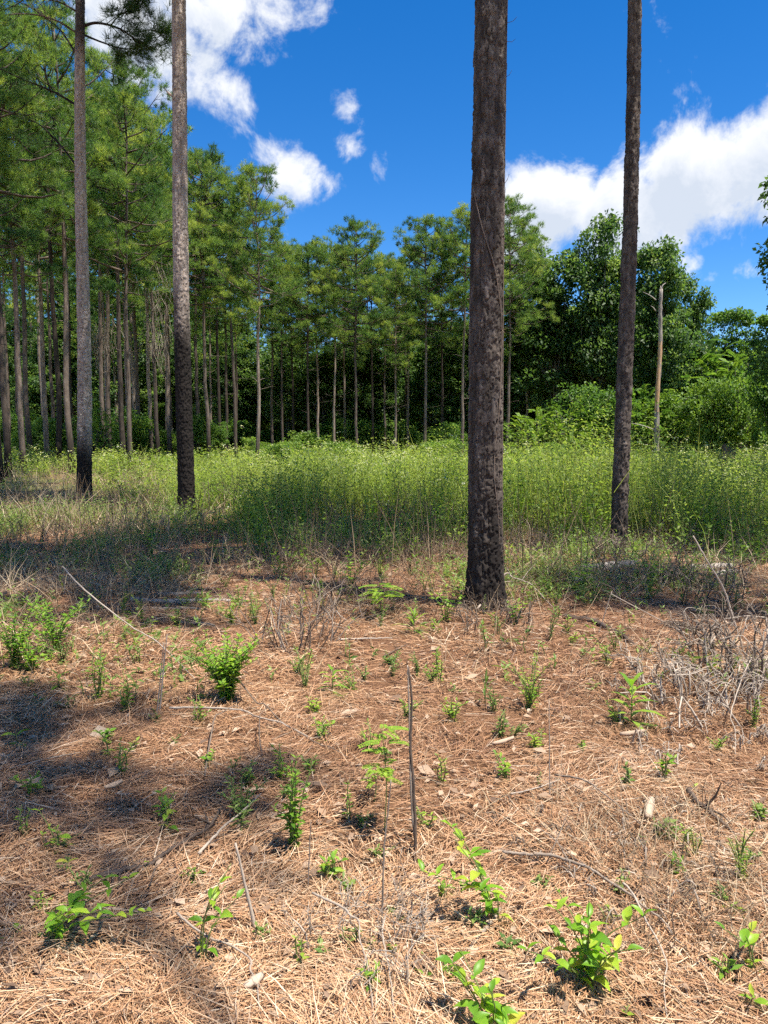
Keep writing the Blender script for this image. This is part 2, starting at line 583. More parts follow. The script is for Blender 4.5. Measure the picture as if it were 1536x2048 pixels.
# ------------------------------------------------------------------ pines
def needle_tufts(P, D, g, nper=26, ln=.24, wd=.014, shoot=.22, tbase=None):
    """bottle-brush tufts: needles leave a short shoot at P along D"""
    n = len(P); D = unit(D)
    t = g.random((n, nper))
    pos = P[:, None, :] + D[:, None, :] * (t * shoot)[..., None]
    d = rand_dirs(n * nper, g).reshape(n, nper, 3)
    d = unit(d + D[:, None, :] * (0.55 + .55 * t)[..., None] + np.array([0, 0, .22]))
    if tbase is None:
        tbase = g.random(n)
    tt = np.clip(np.repeat(tbase[:, None], nper, 1) + g.normal(0, .10, (n, nper)), 0, 1)
    L = ln * g.uniform(.7, 1.15, n * nper)
    return spikes(pos.reshape(-1, 3), d.reshape(-1, 3), L, wd, tt.ravel(), g)


def grow_pine(seed, H=18.0, r0=.128, cb=.48, rad=2.3, nb=58, lean=(0, 0), nper=24, tufts=7, wd=.014, stubs=14, top_round=.9, with_trunk=True):
    """returns trunk (V,F,T), limbs (V,F,T), needles (V,F,T) around the origin"""
    g = np.random.default_rng(seed)
    zs = np.linspace(0, H, 16)
    wob = np.cumsum(g.normal(0, .035, (16, 2)), axis=0)
    cx = lean[0] * zs + wob[:, 0] - wob[0, 0]; cy = lean[1] * zs + wob[:, 1] - wob[0, 1]
    path = np.stack([cx, cy, zs - .15 * (zs == 0)], 1)
    tt = zs / H
    rr = r0 * (1 - .80 * tt ** 1.15) * (1 + .35 * np.exp(-zs / .35))
    rr[-1] = .012
    trunk = tube(path, rr, 9, .5) if with_trunk else None
    limbs, tp, td, tb = [], [], [], []
    ga = g.random() * 6
    for k in range(nb):
        f = (k + g.random() * .9) / nb
        zf = cb + (1 - cb) * (f ** .92) * .985
        z = zf * H
        c = np.array([np.interp(z, zs, cx), np.interp(z, zs, cy), z])
        ga += 2.399 + g.normal(0, .35)
        u = (zf - cb) / (1 - cb)
        prof = (min(1.0, .55 + 2.2 * u)) * (1 - u ** 2.8) ** .62 + .08
        Lb = rad * prof * g.uniform(.55, 1.2)
        if Lb < .2: Lb = .2
        rise = (-.05 + .75 * u) + g.normal(0, .30)
        d = unit(np.array([math.cos(ga), math.sin(ga), rise]))
        mid = c + d * Lb * .55 + np.array([0, 0, -.05 * Lb])
        end = c + d * Lb + np.array([0, 0, .16 * Lb])
        limbs.append(tube(smooth_path([c, mid, end], 3), np.linspace(.012 + .017 * Lb, .008, 7), 4, .35))
        ns = 2 + int(Lb * 1.5)
        tone = np.clip(g.normal(.46, .2), .05, .95)
        for q in range(ns):
            w = .40 + .60 * (q + g.random()) / ns
            p0 = c + d * Lb * w + np.array([0, 0, .10 * Lb * w * w])
            sd = unit(d * .7 + g.normal(0, .5, 3) + np.array([0, 0, .45]))
            sl = g.uniform(.2, .5) * (.55 + .35 * Lb)
            e = p0 + sd * sl
            limbs.append(tube(np.array([p0, e]), np.array([.011, .006]), 3, .35, False))
            ct = np.clip(tone + g.normal(0, .16), 0, 1)
            cr = g.uniform(.16, .30)
            for _ in range(tufts * 2 - 3):
                o = rand_dirs(1, g)[0] * cr * g.random() ** .4 * np.array([1.25, 1.25, .75])
                tp.append(e + o)
                td.append(unit(o * 3 + sd * .5 + g.normal(0, .25, 3) + np.array([0, 0, .45])))
                tb.append(np.clip(ct + g.normal(0, .08), 0, 1))
    for k in range(stubs):                     # dead limb stubs and bare twigs under the crown
        z = H * g.uniform(.25, cb + .12)
        c = np.array([np.interp(z, zs, cx), np.interp(z, zs, cy), z])
        a = g.random() * 6.28
        l = g.uniform(.25, 1.3)
        d = np.array([math.cos(a), math.sin(a), g.uniform(-.15, .5)])
        limbs.append(tube(smooth_path([c, c + d * l * .5, c + d * l + g.normal(0, .12, 3)], 3), np.linspace(.018, .005, 7), 3, .6))
    needles = needle_tufts(np.array(tp), np.array(td), g, nper, .26, wd, .14, np.array(tb))
    return trunk, merge(limbs), needles


def char_shade_of(V, h, g, soft=.7):
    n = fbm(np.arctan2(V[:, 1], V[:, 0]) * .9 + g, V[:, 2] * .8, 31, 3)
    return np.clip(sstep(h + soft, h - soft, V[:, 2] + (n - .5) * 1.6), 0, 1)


PINE = []
specs = [dict(seed=1, cb=.52, rad=2.5, nb=62), dict(seed=2, cb=.56, rad=2.4, nb=54), dict(seed=3, cb=.50, rad=2.8, nb=62),
         dict(seed=4, cb=.58, rad=2.3, nb=48, lean=(.012, 0)), dict(seed=5, cb=.54, rad=2.5, nb=56, lean=(-.010, .006)), dict(seed=6, cb=.49, rad=2.4, nb=56),
         dict(seed=7, cb=.45, rad=2.7, nb=44), dict(seed=8, cb=.50, rad=2.5, nb=40, lean=(.008, -.004))]
for i, s in enumerate(specs):
    tr, li, ne = grow_pine(**s)
    V, F, T = merge([tr, li])
    ch = char_shade_of(V, .9 + .5 * (i % 3), i * 3.3) * .85
    tm = mesh_from('pine_trunk', V, F, {'tint': T + .25 * (fbm(V[:, 2] * 2, V[:, 0] * 9, 5, 2) - .5), 'char_shade': ch}, M['bark_far'], True)
    cm = mesh_from('pine_crown', ne[0], ne[1], {'tint': ne[2]}, M['needle_far'])
    PINE.append((tm, cm))


PINE_DEEP = []
for i in range(3):
    tr, li, ne = grow_pine(seed=31 + i, cb=.45, rad=2.5, nb=44, nper=9, tufts=4, wd=.045, stubs=6)
    V, F, T = tr
    tm = mesh_from('pine_trunk', V, F, {'tint': T, 'char_shade': char_shade_of(V, 1.2, i) * .8}, M['bark_far'], True)
    PINE_DEEP.append((tm, mesh_from('pine_crown', ne[0], ne[1], {'tint': ne[2]}, M['needle_far'])))


def pine(x, Y, top_y, var, label, group=None, rot=None, thick=1.0):
    b = base_at(x, Y)
    h = px_at(x, top_y, Y)[2] - b[2]
    k = h / 18.0
    t = thing('pine_tree', label, 'pine tree', b, group)
    t.rotation_euler[2] = rot if rot is not None else random.Random(int(x * 7 + Y)).random() * 6.28
    t.scale = (k * thick, k * thick, k)
    src = PINE if var < 10 else PINE_DEEP
    obj('trunk', src[var % 10][0], t); obj('crown', src[var % 10][1], t)
    return t


# left stand, in front-to-back order (pixel column, distance, pixel row of the top, shape)
GL = 'pines of the stand behind the front trunks'
for a in [
    (3, 25, -80, 6, 'thick dark pine trunk cut by the edge of the picture at far left'),
    (20, 27.5, 10, 7, 'tall pine just right of the edge pine, dark trunk base in dry grass'),
    (50, 29, 60, 6, 'sunlit grey pine trunk leaning slightly, third trunk from the left edge'),
    (66, 37, 120, 7, 'slim shaded pine close behind the sunlit grey leaning trunk'),
    (98, 39, 150, 6, 'straight dark pine midway between the grey leaning trunk and the tall front pine'),
    (120, 34, 70, 7, 'mottled pine just left of the pale twin trunk beside the tall front pine'),
    (147, 30, 20, 7, 'pale sunlit pine standing right behind the branching front pine, on its left'),
    (208, 46, 215, 1, 'thin dark pine right of the branching front pine, standing furthest back of its pair'),
    (224, 49, 180, 7, 'thin shaded pine, right one of the pair behind the branching front pine'),
    (249, 37, 130, 0, 'dark pine touching a paler pine, left one of the close pair'),
    (263, 33, 190, 6, 'paler pine of the close pair left of the half-dark front trunk'),
    (282, 52, 210, 4, 'slender pine between the close pair and the vine-draped trunk'),
    (318, 41, 285, 1, 'pine draped with pale dead vines left of the half-dark front trunk'),
    (400, 51, 325, 4, 'thin pine just right of the half-dark front trunk'),
    (419, 46, 322, 2, 'pine with leaning crown, second right of the half-dark front trunk'),
    (441, 56, 400, 0, 'slim back pine, third right of the half-dark front trunk'),
    (474, 47, 365, 3, 'dark straight pine left of the pale pine with the pointed crown'),
    (518, 40, 343, 5, 'pale sunlit pine with a tall pointed crown at the left of the clearing'),
    (566, 60, 505, 1, 'short slender pine right of the pale pine with pointed crown'),
    (618, 55, 500, 0, 'pine left of a close thin neighbour in the middle of the far row'),
    (636, 61, 488, 4, 'thin pine rising behind its nearer neighbour in the middle of the far row'),
    (668, 56, 505, 3, 'shaded pine left of the pale rounded-top pine in the far row'),
    (714, 50, 458, 2, 'pale trunk pine with rounded top at the centre of the far row'),
    (747, 61, 520, 1, 'slender shaded pine right of the rounded-top pale pine'),
    (792, 58, 535, 5, 'low-crowned pine between the rounded-top pine and the broad-crowned pine'),
    (850, 52, 446, 0, 'broad-crowned pine second left of the thick front trunk'),
    (924, 52, 424, 4, 'tall pine just left of the thick front trunk, crown against blue sky'),
    (1012, 56, 415, 2, 'pine hidden behind the thick front trunk, crown showing on both sides'),
    (1052, 62, 500, 3, 'drooping pine crown between the thick trunk and the hardwoods'),
]:
    pine(*a[:4], a[4], GL)

for x, Y, ty, v, lb in [(345, 58, 330, 0, 'pine partly hidden behind the half-dark front trunk, on its left'), (455, 60, 430, 2, 'second-rank pine just left of the dark straight pine beside the pale pointed one'),
                        (545, 62, 470, 3, 'second-rank pine tucked right behind the pale pointed pine'), (590, 64, 515, 5, 'second-rank pine right of the short slender pine in the far row'),
                        (690, 64, 500, 0, 'second-rank pine tucked left behind the rounded-top pale pine'), (815, 62, 505, 1, 'second-rank pine between the low-crowned and the broad-crowned pine'),
                        (885, 60, 470, 5, 'second-rank pine between the broad-crowned pine and the tall pine left of the thick trunk'), (960, 63, 445, 2, 'second-rank pine mostly covered by the left edge of the thick trunk'),
                        (770, 66, 520, 4, 'second-rank pine just left of the low-crowned pine'), (1040, 66, 470, 1, 'second-rank pine right of the thick front trunk, against the cloud')]:
    pine(x, Y, ty, v, lb, 'second rank of far pines')

# deeper pines that only close the gaps
gb = np.random.default_rng(21)
for k in range(38):
    x = -60 + 1090 * (k + gb.random()) / 38
    Y = gb.uniform(66, 100)
    top = gb.uniform(500, 640) if x > 380 else gb.uniform(330, 620)
    pine(x, Y, top, 10 + int(gb.integers(0, 3)), 'slender pine deep in the shaded woods behind the front rows', 'pines deep in the woods')


for k in range(12):
    pine(-20 + 380 * (k + gb.random()) / 12, gb.uniform(50, 66), gb.uniform(230, 420), 10 + k % 3, 'slender pine deep in the shaded woods behind the front rows', 'pines deep in the woods')


def bark_trunk(path_fn, H, rad_fn, seed, fine_top, step=.012, cu=.038, cv=.150, depth=.018):
    """a trunk with real bark plates: voronoi plates on the unrolled surface, displaced"""
    r_ref = rad_fn(1.3)
    nu = int(2 * math.pi * r_ref / step)
    z1 = np.arange(-.12, fine_top, step * 1.15)
    z2 = np.linspace(fine_top, H, 60)[1:]
    z = np.concatenate([z1, z2])
    th = np.arange(nu) * 2 * math.pi / nu
    TH, Z = np.meshgrid(th, z)
    n_u = max(6, int(round(2 * math.pi * r_ref / cu)))
    u = TH / (2 * math.pi) * n_u
    v = Z / cv
    # wobble the plate borders
    u0, v0 = u, v
    u = u + .9 * (fbm(u0 * 1.1, v0 * 1.1, seed + 3, 3) - .5) + .45 * (vnoise(u0 * 4.2, v0 * 4.2, seed + 11) - .5)
    v = v + .5 * (vnoise(u0 * 3.9 + 7, v0 * 4.4, seed + 12) - .5) + 1.1 * (fbm(u * 1.1 + 9, v * .8, seed + 5, 3) - .5)
    iu = np.floor(u); iv = np.floor(v)
    F1 = np.full(u.shape, 9.); F2 = np.full(u.shape, 9.); ID = np.zeros(u.shape); DV = np.zeros(u.shape)
    for a in (-1, 0, 1):
        for b in (-1, 0, 1):
            cu_ = iu + a; cv_ = iv + b
            wu = np.mod(cu_, n_u)
            pu = cu_ + .12 + .76 * hash2(wu, cv_, seed); pv = cv_ + .12 + .76 * hash2(wu, cv_, seed + 1)
            d = np.hypot(u - pu, v - pv)
            new = d < F1
            F2 = np.where(new, F1, np.minimum(F2, d)); F1 = np.where(new, d, F1)
            ID = np.where(new, hash2(wu, cv_, seed + 2), ID); DV = np.where(new, v - pv, DV)
    gate = fbm(u * .45 + 3, v * .5, seed + 21, 2)                  # some furrows close up, so plates merge
    wide = .10 + .22 * sstep(.38, .72, gate)
    plate = sstep(wide * .35, wide, F2 - F1)
    n = fbm(u * 1.25, v * 1.15 + 5, seed + 7, 4) * 7.0             # layers of flakes with broken edges
    fr = n - np.floor(n)
    terr = (np.floor(n) + sstep(0, .22, fr)) / 7.0
    fine = fbm(u * 4.5, v * 3.6, seed + 8, 2) - .5
    disp = depth * (plate * (.75 + .30 * ID - .45 * DV) + 1.6 * (terr - .45) + fine * .2)
    rz = np.array([rad_fn(q) for q in z])[:, None]
    flare = 1 + (.34 * np.exp(-np.maximum(Z, 0) / .22)) * (1 + .35 * np.sin(TH * 4 + seed))
    rad = rz * flare + disp * np.minimum(1, rz / r_ref)
    c = np.array([path_fn(q) for q in z])
    X = c[:, 0:1] + rad * np.cos(TH); Yy = c[:, 1:2] + rad * np.sin(TH)
    V = np.stack([X.ravel(), Yy.ravel(), Z.ravel()], 1)
    rows, cols = Z.shape
    i, j = np.meshgrid(np.arange(rows - 1), np.arange(cols), indexing='ij')
    a = (i * cols + j).ravel(); b = (i * cols + (j + 1) % cols).ravel()
    F = np.stack([a, b, b + cols, a + cols], 1)
    tint = .20 + .22 * ID + .30 * terr + .4 * (fbm(TH * 2.5, Z * 1.5, seed + 9, 3) - .5)
    return V, F, tint.ravel()


def front_pine(name_label, base, H, r_base, r_top, z_top, bend, seed, fine_top, step, char_shade_h, mat, crown_var, soft=.7, crown_rad=3.0, rotz=0.0):
    t = thing('pine_tree', name_label, 'pine tree', base)
    def rad(z):
        z = max(z, 0)
        k = (r_base - r_top) / z_top
        return max(.012, r_base - k * z if z < z_top else r_top * max(0.02, 1 - (z - z_top) / (H - z_top)) ** .8)
    def path(z):
        return (bend[0] * z + bend[2] * math.sin(z * .55 + seed), bend[1] * z + bend[2] * math.cos(z * .4 + seed) - bend[2] * math.cos(seed))
    V, F, T = bark_trunk(path, H, rad, seed, fine_top, step)
    ch = char_shade_of(V, char_shade_h, seed, soft)
    obj('trunk', mesh_from('front_trunk', V, F, {'tint': T, 'char_shade': ch}, mat), t)
    _, li, ne = grow_pine(seed * 10 + 1, H=H, r0=r_base, cb=.58, rad=crown_rad, nb=78, stubs=0, with_trunk=False, tufts=6, nper=11, wd=.036)
    off = np.array(path(H * .8))
    for q in (li[0], ne[0]):
        q[:, 0] += off[0]; q[:, 1] += off[1]
    obj('branches', mesh_from('front_limbs', li[0], li[1], {'tint': li[2], 'char_shade': np.zeros(len(li[0]))}, M['bark_far']), t)
    obj('crown', mesh_from('front_crown', ne[0], ne[1], {'tint': ne[2]}, M['needle_far']), t)
    return t, path, rad


b_big = ground_px(970, 1213)
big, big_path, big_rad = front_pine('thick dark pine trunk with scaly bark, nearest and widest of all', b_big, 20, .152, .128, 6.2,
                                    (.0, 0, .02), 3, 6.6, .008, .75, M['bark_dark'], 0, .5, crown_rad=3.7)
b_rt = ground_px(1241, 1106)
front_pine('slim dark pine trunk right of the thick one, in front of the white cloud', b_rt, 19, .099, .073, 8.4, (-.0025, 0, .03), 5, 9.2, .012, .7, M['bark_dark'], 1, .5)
b_2 = ground_px(372, 1037)
t2, p2, r2 = front_pine('straight pine with pale upper trunk and lower half darkened by painted crown shade and char, left of the clearing', b_2, 21, .168, .128, 11.5, (.0060, 0, .02), 8, 12.0, .014, 4.6, M['bark'], 2, .55)  # fire char at the base, crown shade painted above it over the lower half
c = np.array([*p2(9.05), 9.05]) + np.array([-.10, -.05, 0])
tv = tube(np.array([c, c + [-.14, -.02, .10], c + [-.20, -.03, .18]]), [.03, .022, .008], 6)
obj('branch_stub', mesh_from('branch_stub', tv[0], tv[1], {'tint': tv[2] + .3, 'char_shade': np.zeros(len(tv[0]))}, M['bark']), t2)


# the tall front pine at left, with its own limbs traced in the air around its trunk
def left_front_pine():
    b = ground_px(168, 1004)
    Y = b[1]
    t = thing('pine_tree', 'tall front pine at left with bare limbs and one needled limb near the top', 'pine tree', b)
    H = 23.0
    def rad(z): return max(.015, .172 - .0058 * max(z, 0))
    def path(z): return (.0265 * z + .03 * math.sin(z * .5), .02 * math.sin(z * .4))
    V, F, T = bark_trunk(path, H, rad, 14, 14.8, .017, .06, .10, .026)
    ch = char_shade_of(V, 1.7, 4, .8)
    up = sstep(11.2, 12.2, V[:, 2]) * .8          # trunk darkens from here up, inside the crown
    obj('trunk', mesh_from('front_trunk', V, F, {'tint': T, 'char_shade': np.maximum(ch, up)}, M['bark']), t)
    g = np.random.default_rng(5)
    parts = []; tp = []; td = []; tb = []
    def P(x, y, dy=0.0):
        return px_at(x, y, Y + dy) - b
    lim = [([(160, 215), (110, 185), (50, 160), (-5, 135)], 0.6, .035, 0), ([(158, 118), (120, 60), (70, 20), (30, 0)], .4, .03, 0),
           ([(158, 68), (110, 40), (60, 28), (10, 30)], -.5, .028, 0), ([(152, 330), (120, 290), (80, 250), (40, 235)], .8, .03, 0),
           ([(155, 24), (120, 5), (70, -5)], -.2, .028, 0),
           ([(166, 52), (195, 46), (240, 58), (285, 88), (315, 100)], -.4, .042, 1), ([(168, 70), (205, 85), (250, 98), (290, 92)], .3, .03, 1),
           ([(285, 60), (310, 62), (328, 75)], -.4, .015, 1), ([(222, 50), (240, 30), (262, 26)], -.4, .018, 1)]
    for pts, dy, r, leafy in lim:
        pp = np.array([P(x, y, dy * i / (len(pts) - 1)) for i, (x, y) in enumerate(pts)])
        sp = smooth_path(pp, 5)
        parts = [tube(sp, np.linspace(r, .008, len(sp)), 5, .2)]
        for k in range(16 if leafy else 9):
            w = (.35 if leafy else .25) + .65 * g.random()
            c = sp[int(w * (len(sp) - 1))]
            d = unit(unit(sp[-1] - sp[0]) * .7 + g.normal(0, .6, 3))
            l = g.uniform(.25, .7)
            parts.append(tube(np.array([c, c + d * l]), np.array([.012, .005]), 3, .2, False))
            if leafy:
                for _ in range(5):
                    tp.append(c + d * l * g.uniform(.4, 1.05) + g.normal(0, .09, 3)); td.append(unit(d + g.normal(0, .5, 3) + [0, 0, .3])); tb.append(np.clip(g.normal(.22, .12), 0, 1))
            elif g.random() < .35:
                for _ in range(2):
                    tp.append(c + d * l + g.normal(0, .05, 3)); td.append(d); tb.append(np.clip(g.normal(.3, .15), 0, 1))
        v, f, tt = merge(parts)
        obj('branch', mesh_from('branch', v, f, {'tint': tt, 'char_shade': np.full(len(v), .35)}, M['bark_far']), t)
    ne1 = needle_tufts(np.array(tp), np.array(td), g, 40, .24, .008, .22, np.array(tb))
    _, li, ne = grow_pine(77, H=H, r0=.17, cb=.66, rad=2.6, nb=50, stubs=0, with_trunk=False, nper=20)
    li = (li[0] + [path(16)[0], 0, 0], li[1], li[2]); ne = (ne[0] + [path(16)[0], 0, 0], ne[1], ne[2])
    v, f, tt = li
    obj('branches', mesh_from('front_limbs', v, f, {'tint': tt, 'char_shade': np.full(len(v), .35)}, M['bark_far']), t)
    v, f, tt = merge([ne1, ne])
    obj('crown', mesh_from('front_crown', v, f, {'tint': tt}, M['needle']), t)


left_front_pine()

# pines beside the photographer (outside the frame, they shade the floor)
_tr, _li, _ne = grow_pine(91, cb=.70, rad=2.0, nb=40, nper=22, stubs=4)
_v, _f, _t = merge([_tr, _li])
PINE.append((mesh_from('pine_trunk', _v, _f, {'tint': _t, 'char_shade': np.zeros(len(_v))}, M['bark_far'], True), mesh_from('pine_crown', _ne[0], _ne[1], {'tint': _ne[2]}, M['needle_far'])))
for X, Y, h, v, wd in [(2.6, -2.0, 19, 8, .42), (8.2, 4.9, 19, 8, .62), (10.8, 9.4, 19, 1, 1), (-4.5, -6, 19, 1, 1), (-9, -2, 20, 3, 1), (14, 17, 20, 2, 1)]:
    k = h / 18
    t = thing('pine_tree', 'tall pine beside the photographer, out of the picture', 'pine tree', (X, Y, float(terrain(X, Y))), 'pines around the viewpoint')
    t.scale = (k * wd, k * wd, k); t.rotation_euler = (-.15 if wd == .42 else 0, .04 if wd == .42 else 0, 0 if wd == .42 else X * 3)
    obj('trunk', PINE[v][0], t); obj('crown', PINE[v][1], t)


# ------------------------------------------------------------------ hardwoods and shrubs
def leaf_crown(seed, H, rad, base, n_cl, per, lsize, tone=(.45, .2), squash=1.0, hang=.1):
    """clumps of leaves spread through an uneven crown; returns limbs, leaves"""
    g = np.random.default_rng(seed)
    C = []
    lobes = [(g.uniform(-.45, .45, 2), g.uniform(.3, .85), g.uniform(.55, .8)) for _ in range(7)] + [((0, 0), .75, .85), ((0, 0), .42, 1.0)]
    while len(C) < n_cl:
        lx, lz, lr = lobes[int(g.integers(len(lobes)))]
        d = rand_dirs(1, g)[0] * g.uniform(.35, 1.0) ** .6
        p = np.array([lx[0] * rad + d[0] * rad * lr * .62, lx[1] * rad + d[1] * rad * lr * .62, base + (H - base) * np.clip(lz + d[2] * .32 * squash, 0.0, 1.0)])
        C.append(p)
    C = np.array(C)
    cr = g.uniform(.06, .13, n_cl) * rad * 1.9
    d = rand_dirs(n_cl * per, g).reshape(n_cl, per, 3)
    rr = g.random((n_cl, per)) ** .45
    pos = C[:, None] + d * (rr * cr[:, None])[..., None] * np.array([1.15, 1.15, .75])
    ct = np.clip(g.normal(tone[0], tone[1], n_cl), 0, 1)
    T = np.clip(ct[:, None] + g.normal(0, .12, (n_cl, per)), 0, 1)
    nrm = unit(d.reshape(-1, 3) * .7 + np.array([0, 0, .9]) + g.normal(0, .45, (n_cl * per, 3)))
    ax = unit(d.reshape(-1, 3) + g.normal(0, .7, (n_cl * per, 3)) - np.array([0, 0, hang]))
    L = lsize * g.uniform(.6, 1.25, n_cl * per)
    leaves = leaf_cards(pos.reshape(-1, 3), ax, nrm, L, L * .62, T.ravel())
    limbs = []
    for c in C[g.permutation(n_cl)[:min(n_cl, 34)]]:
        s = np.array([g.normal(0, .05), g.normal(0, .05), max(.15, c[2] * g.uniform(.35, .7))])
        mid = (s + c) / 2 + g.normal(0, .12 * rad, 3) * .5
        limbs.append(tube(smooth_path([s, mid, c], 3), np.linspace(.018 * rad * .7 + .01, .01, 7), 4, .4))
    return limbs, leaves


HARD = []
for i in range(5):
    limbs, lv = leaf_crown(40 + i, 15, 3.3 + .3 * (i % 3), 1.2 + .9 * (i % 2), 175, 78, .30, (.40, .2), 1.0)
    tr = tube(np.array([[0, 0, -.2], [.05, .05, 4], [.1, -.05, 9], [0, 0, 13]]), [.26, .2, .13, .03], 8, .5)
    v, f, t_ = merge([tr] + limbs)
    HARD.append((mesh_from('hardwood_trunk', v, f, {'tint': t_, 'char_shade': np.zeros(len(v))}, M['hard_bark'], True), mesh_from('hardwood_crown', lv[0], lv[1], {'tint': lv[2]}, M['hardleaf'])))


SUNNY = mesh_from('sunny_crown', lv[0], lv[1], {'tint': lv[2]}, M['shrubleaf'])  # brighter leaf colour paints sunlight into the two skyline hardwood crowns


def hardwood(x, Y, top_y, var, label, group=None, width=1.0):
    b = base_at(x, Y)
    k = (px_at(x, top_y, Y)[2] - b[2]) / 15.0
    t = thing('hardwood_tree', label, 'tree', b, group)
    t.rotation_euler[2] = (x * 1.7 + Y) % 6.28
    t.scale = (k * width, k * width, k)
    obj('trunk', HARD[var][0], t); obj('crown', SUNNY if 'sunlit' in label else HARD[var][1], t)
    return t


GH = 'hardwoods at the right of the clearing'
hardwood(1035, 64, 600, 0, 'dark hardwood showing just right of the thick front trunk', GH)
hardwood(1108, 60, 512, 1, 'rounded leafy hardwood left of the tallest hardwood, below the white cloud', GH, 1.0)
hardwood(1195, 58, 445, 2, 'tallest hardwood, its narrow crown peaking left of the slim front trunk', GH, .74)
hardwood(1262, 61, 520, 4, 'dark hardwood directly behind the slim front trunk', GH, .9)
hardwood(1312, 55, 486, 3, 'leafy hardwood behind the dead snag, crown right of the slim trunk', GH, .85)
hardwood(1372, 57, 562, 0, 'lower hardwood right of the dead snag, sprays against the sky', GH, .8)
hardwood(1440, 78, 632, 1, 'low sunlit hardwood far off, left one of the two at the right skyline', GH, 1.1)
hardwood(1512, 76, 640, 2, 'low sunlit hardwood far off, right one of the two at the right skyline', GH, 1.1)
hardwood(1592, 30, 350, 4, 'big hardwood reaching in from the right edge, leaves against the sky', GH, .9)
hardwood(1572, 40, 610, 3, 'shaded hardwood cut off by the right edge behind the stump', GH, 1.0)
for k in range(24):
    x = 395 + 660 * (k + gb.random()) / 24
    hardwood(x, gb.uniform(64, 82), gb.uniform(655, 735), int(gb.integers(0, 5)), 'dark understorey hardwood shaded behind the row of pines', 'shaded understorey trees', 1.25)
for k in range(22):
    x = -80 + 520 * (k + gb.random()) / 22
    hardwood(x, gb.uniform(74, 110), gb.uniform(560, 740), int(gb.integers(0, 5)), 'low understorey tree seen between the trunks of the left stand', 'understorey of the left stand', 1.3)
for k in range(15):
    x = -150 + 1900 * (k + gb.random()) / 15
    hardwood(x, gb.uniform(112, 135), gb.uniform(640, 720), int(gb.integers(0, 5)), 'far treetop closing the woods along the horizon', 'far trees along the horizon', 1.9)

SHRUB = []
for i in range(4):
    limbs, lv = leaf_crown(60 + i, 3.0, 1.75, .25, 110, 60, .13, (.45, .2), 1.1)
    v, f, t_ = merge(limbs)
    SHRUB.append((mesh_from('shrub_stems', v, f, {'tint': t_, 'char_shade': np.zeros(len(v))}, M['hard_bark']), lv))
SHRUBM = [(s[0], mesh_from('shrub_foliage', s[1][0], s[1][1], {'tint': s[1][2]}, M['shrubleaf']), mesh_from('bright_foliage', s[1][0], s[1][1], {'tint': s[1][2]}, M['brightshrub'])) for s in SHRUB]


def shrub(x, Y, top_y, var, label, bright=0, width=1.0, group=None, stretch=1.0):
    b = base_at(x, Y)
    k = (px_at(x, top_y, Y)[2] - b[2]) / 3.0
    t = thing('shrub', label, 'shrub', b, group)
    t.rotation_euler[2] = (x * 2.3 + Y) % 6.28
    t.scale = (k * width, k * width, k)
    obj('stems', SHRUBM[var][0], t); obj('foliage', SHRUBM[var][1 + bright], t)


def fern_foliage(seed, H, rad, n_fr, n_leaflets=26, ll=.10):
    """arching feathery fronds (mimosa-like)"""
    g = np.random.default_rng(seed)
    P, D, Nn, T = [], [], [], []
    limbs = []
    for k in range(n_fr):
        a = g.random() * 6.28; r = rad * g.random() ** .6; z = H * (.25 + .7 * g.random()) * (1 - .55 * (r / rad) ** 2)
        c = np.array([r * math.cos(a), r * math.sin(a), z])
        out = unit(np.array([math.cos(a), math.sin(a), .35]) + g.normal(0, .35, 3))
        side = unit(np.cross(out, [0, 0, 1.0])); nrm = np.cross(side, out)
        L = g.uniform(.45, .8) * (.5 + .18 * H)
        s = np.linspace(.1, 1, n_leaflets)[:, None]
        mid = c + out * L * s + np.array([0, 0, -.28 * L]) * s ** 2
        for sg in (-1, 1):
            P.append(mid); D.append(np.repeat((side * sg + out * .35)[None], n_leaflets, 0)); Nn.append(np.repeat(nrm[None], n_leaflets, 0) + g.normal(0, .15, (n_leaflets, 3)))
            T.append(np.clip(np.full(n_leaflets, g.normal(.5, .2)), 0, 1))
        if k % 5 == 0:
            s0 = np.array([g.normal(0, .08), g.normal(0, .08), .05])
            limbs.append(tube(smooth_path([s0, (s0 + c) / 2 + [0, 0, .2 * H * .3], c], 3), np.linspace(.03, .008, 7), 4, .4))
    P = np.concatenate(P); sc = ll * (.7 + .5 * g.random(len(P)))
    lv = leaf_cards(P, np.concatenate(D), np.concatenate(Nn), sc, sc * .38, np.concatenate(T), .1)
    return merge(limbs), lv


FERN = []
for i in range(2):
    li, lv = fern_foliage(80 + i, 3.0, 2.1, 430, 24, .13)
    FERN.append((mesh_from('mimosa_stems', li[0], li[1], {'tint': li[2], 'char_shade': np.zeros(len(li[0]))}, M['hard_bark']),
                 mesh_from('mimosa_foliage', lv[0], lv[1], {'tint': lv[2]}, M['shrubleaf']), mesh_from('mimosa_foliage_bright', lv[0], lv[1], {'tint': lv[2]}, M['brightshrub'])))


def mimosa(x, Y, top_y, var, label, bright=0, width=1.0, group=None):
    b = base_at(x, Y)
    k = (px_at(x, top_y, Y)[2] - b[2]) / 3.0
    t = thing('feathery_shrub', label, 'shrub', b, group)
    t.rotation_euler[2] = (x * 2.3 + Y) % 6.28
    t.scale = (k * width, k * width, k)
    obj('stems', FERN[var][0], t); obj('foliage', FERN[var][1 + bright], t)


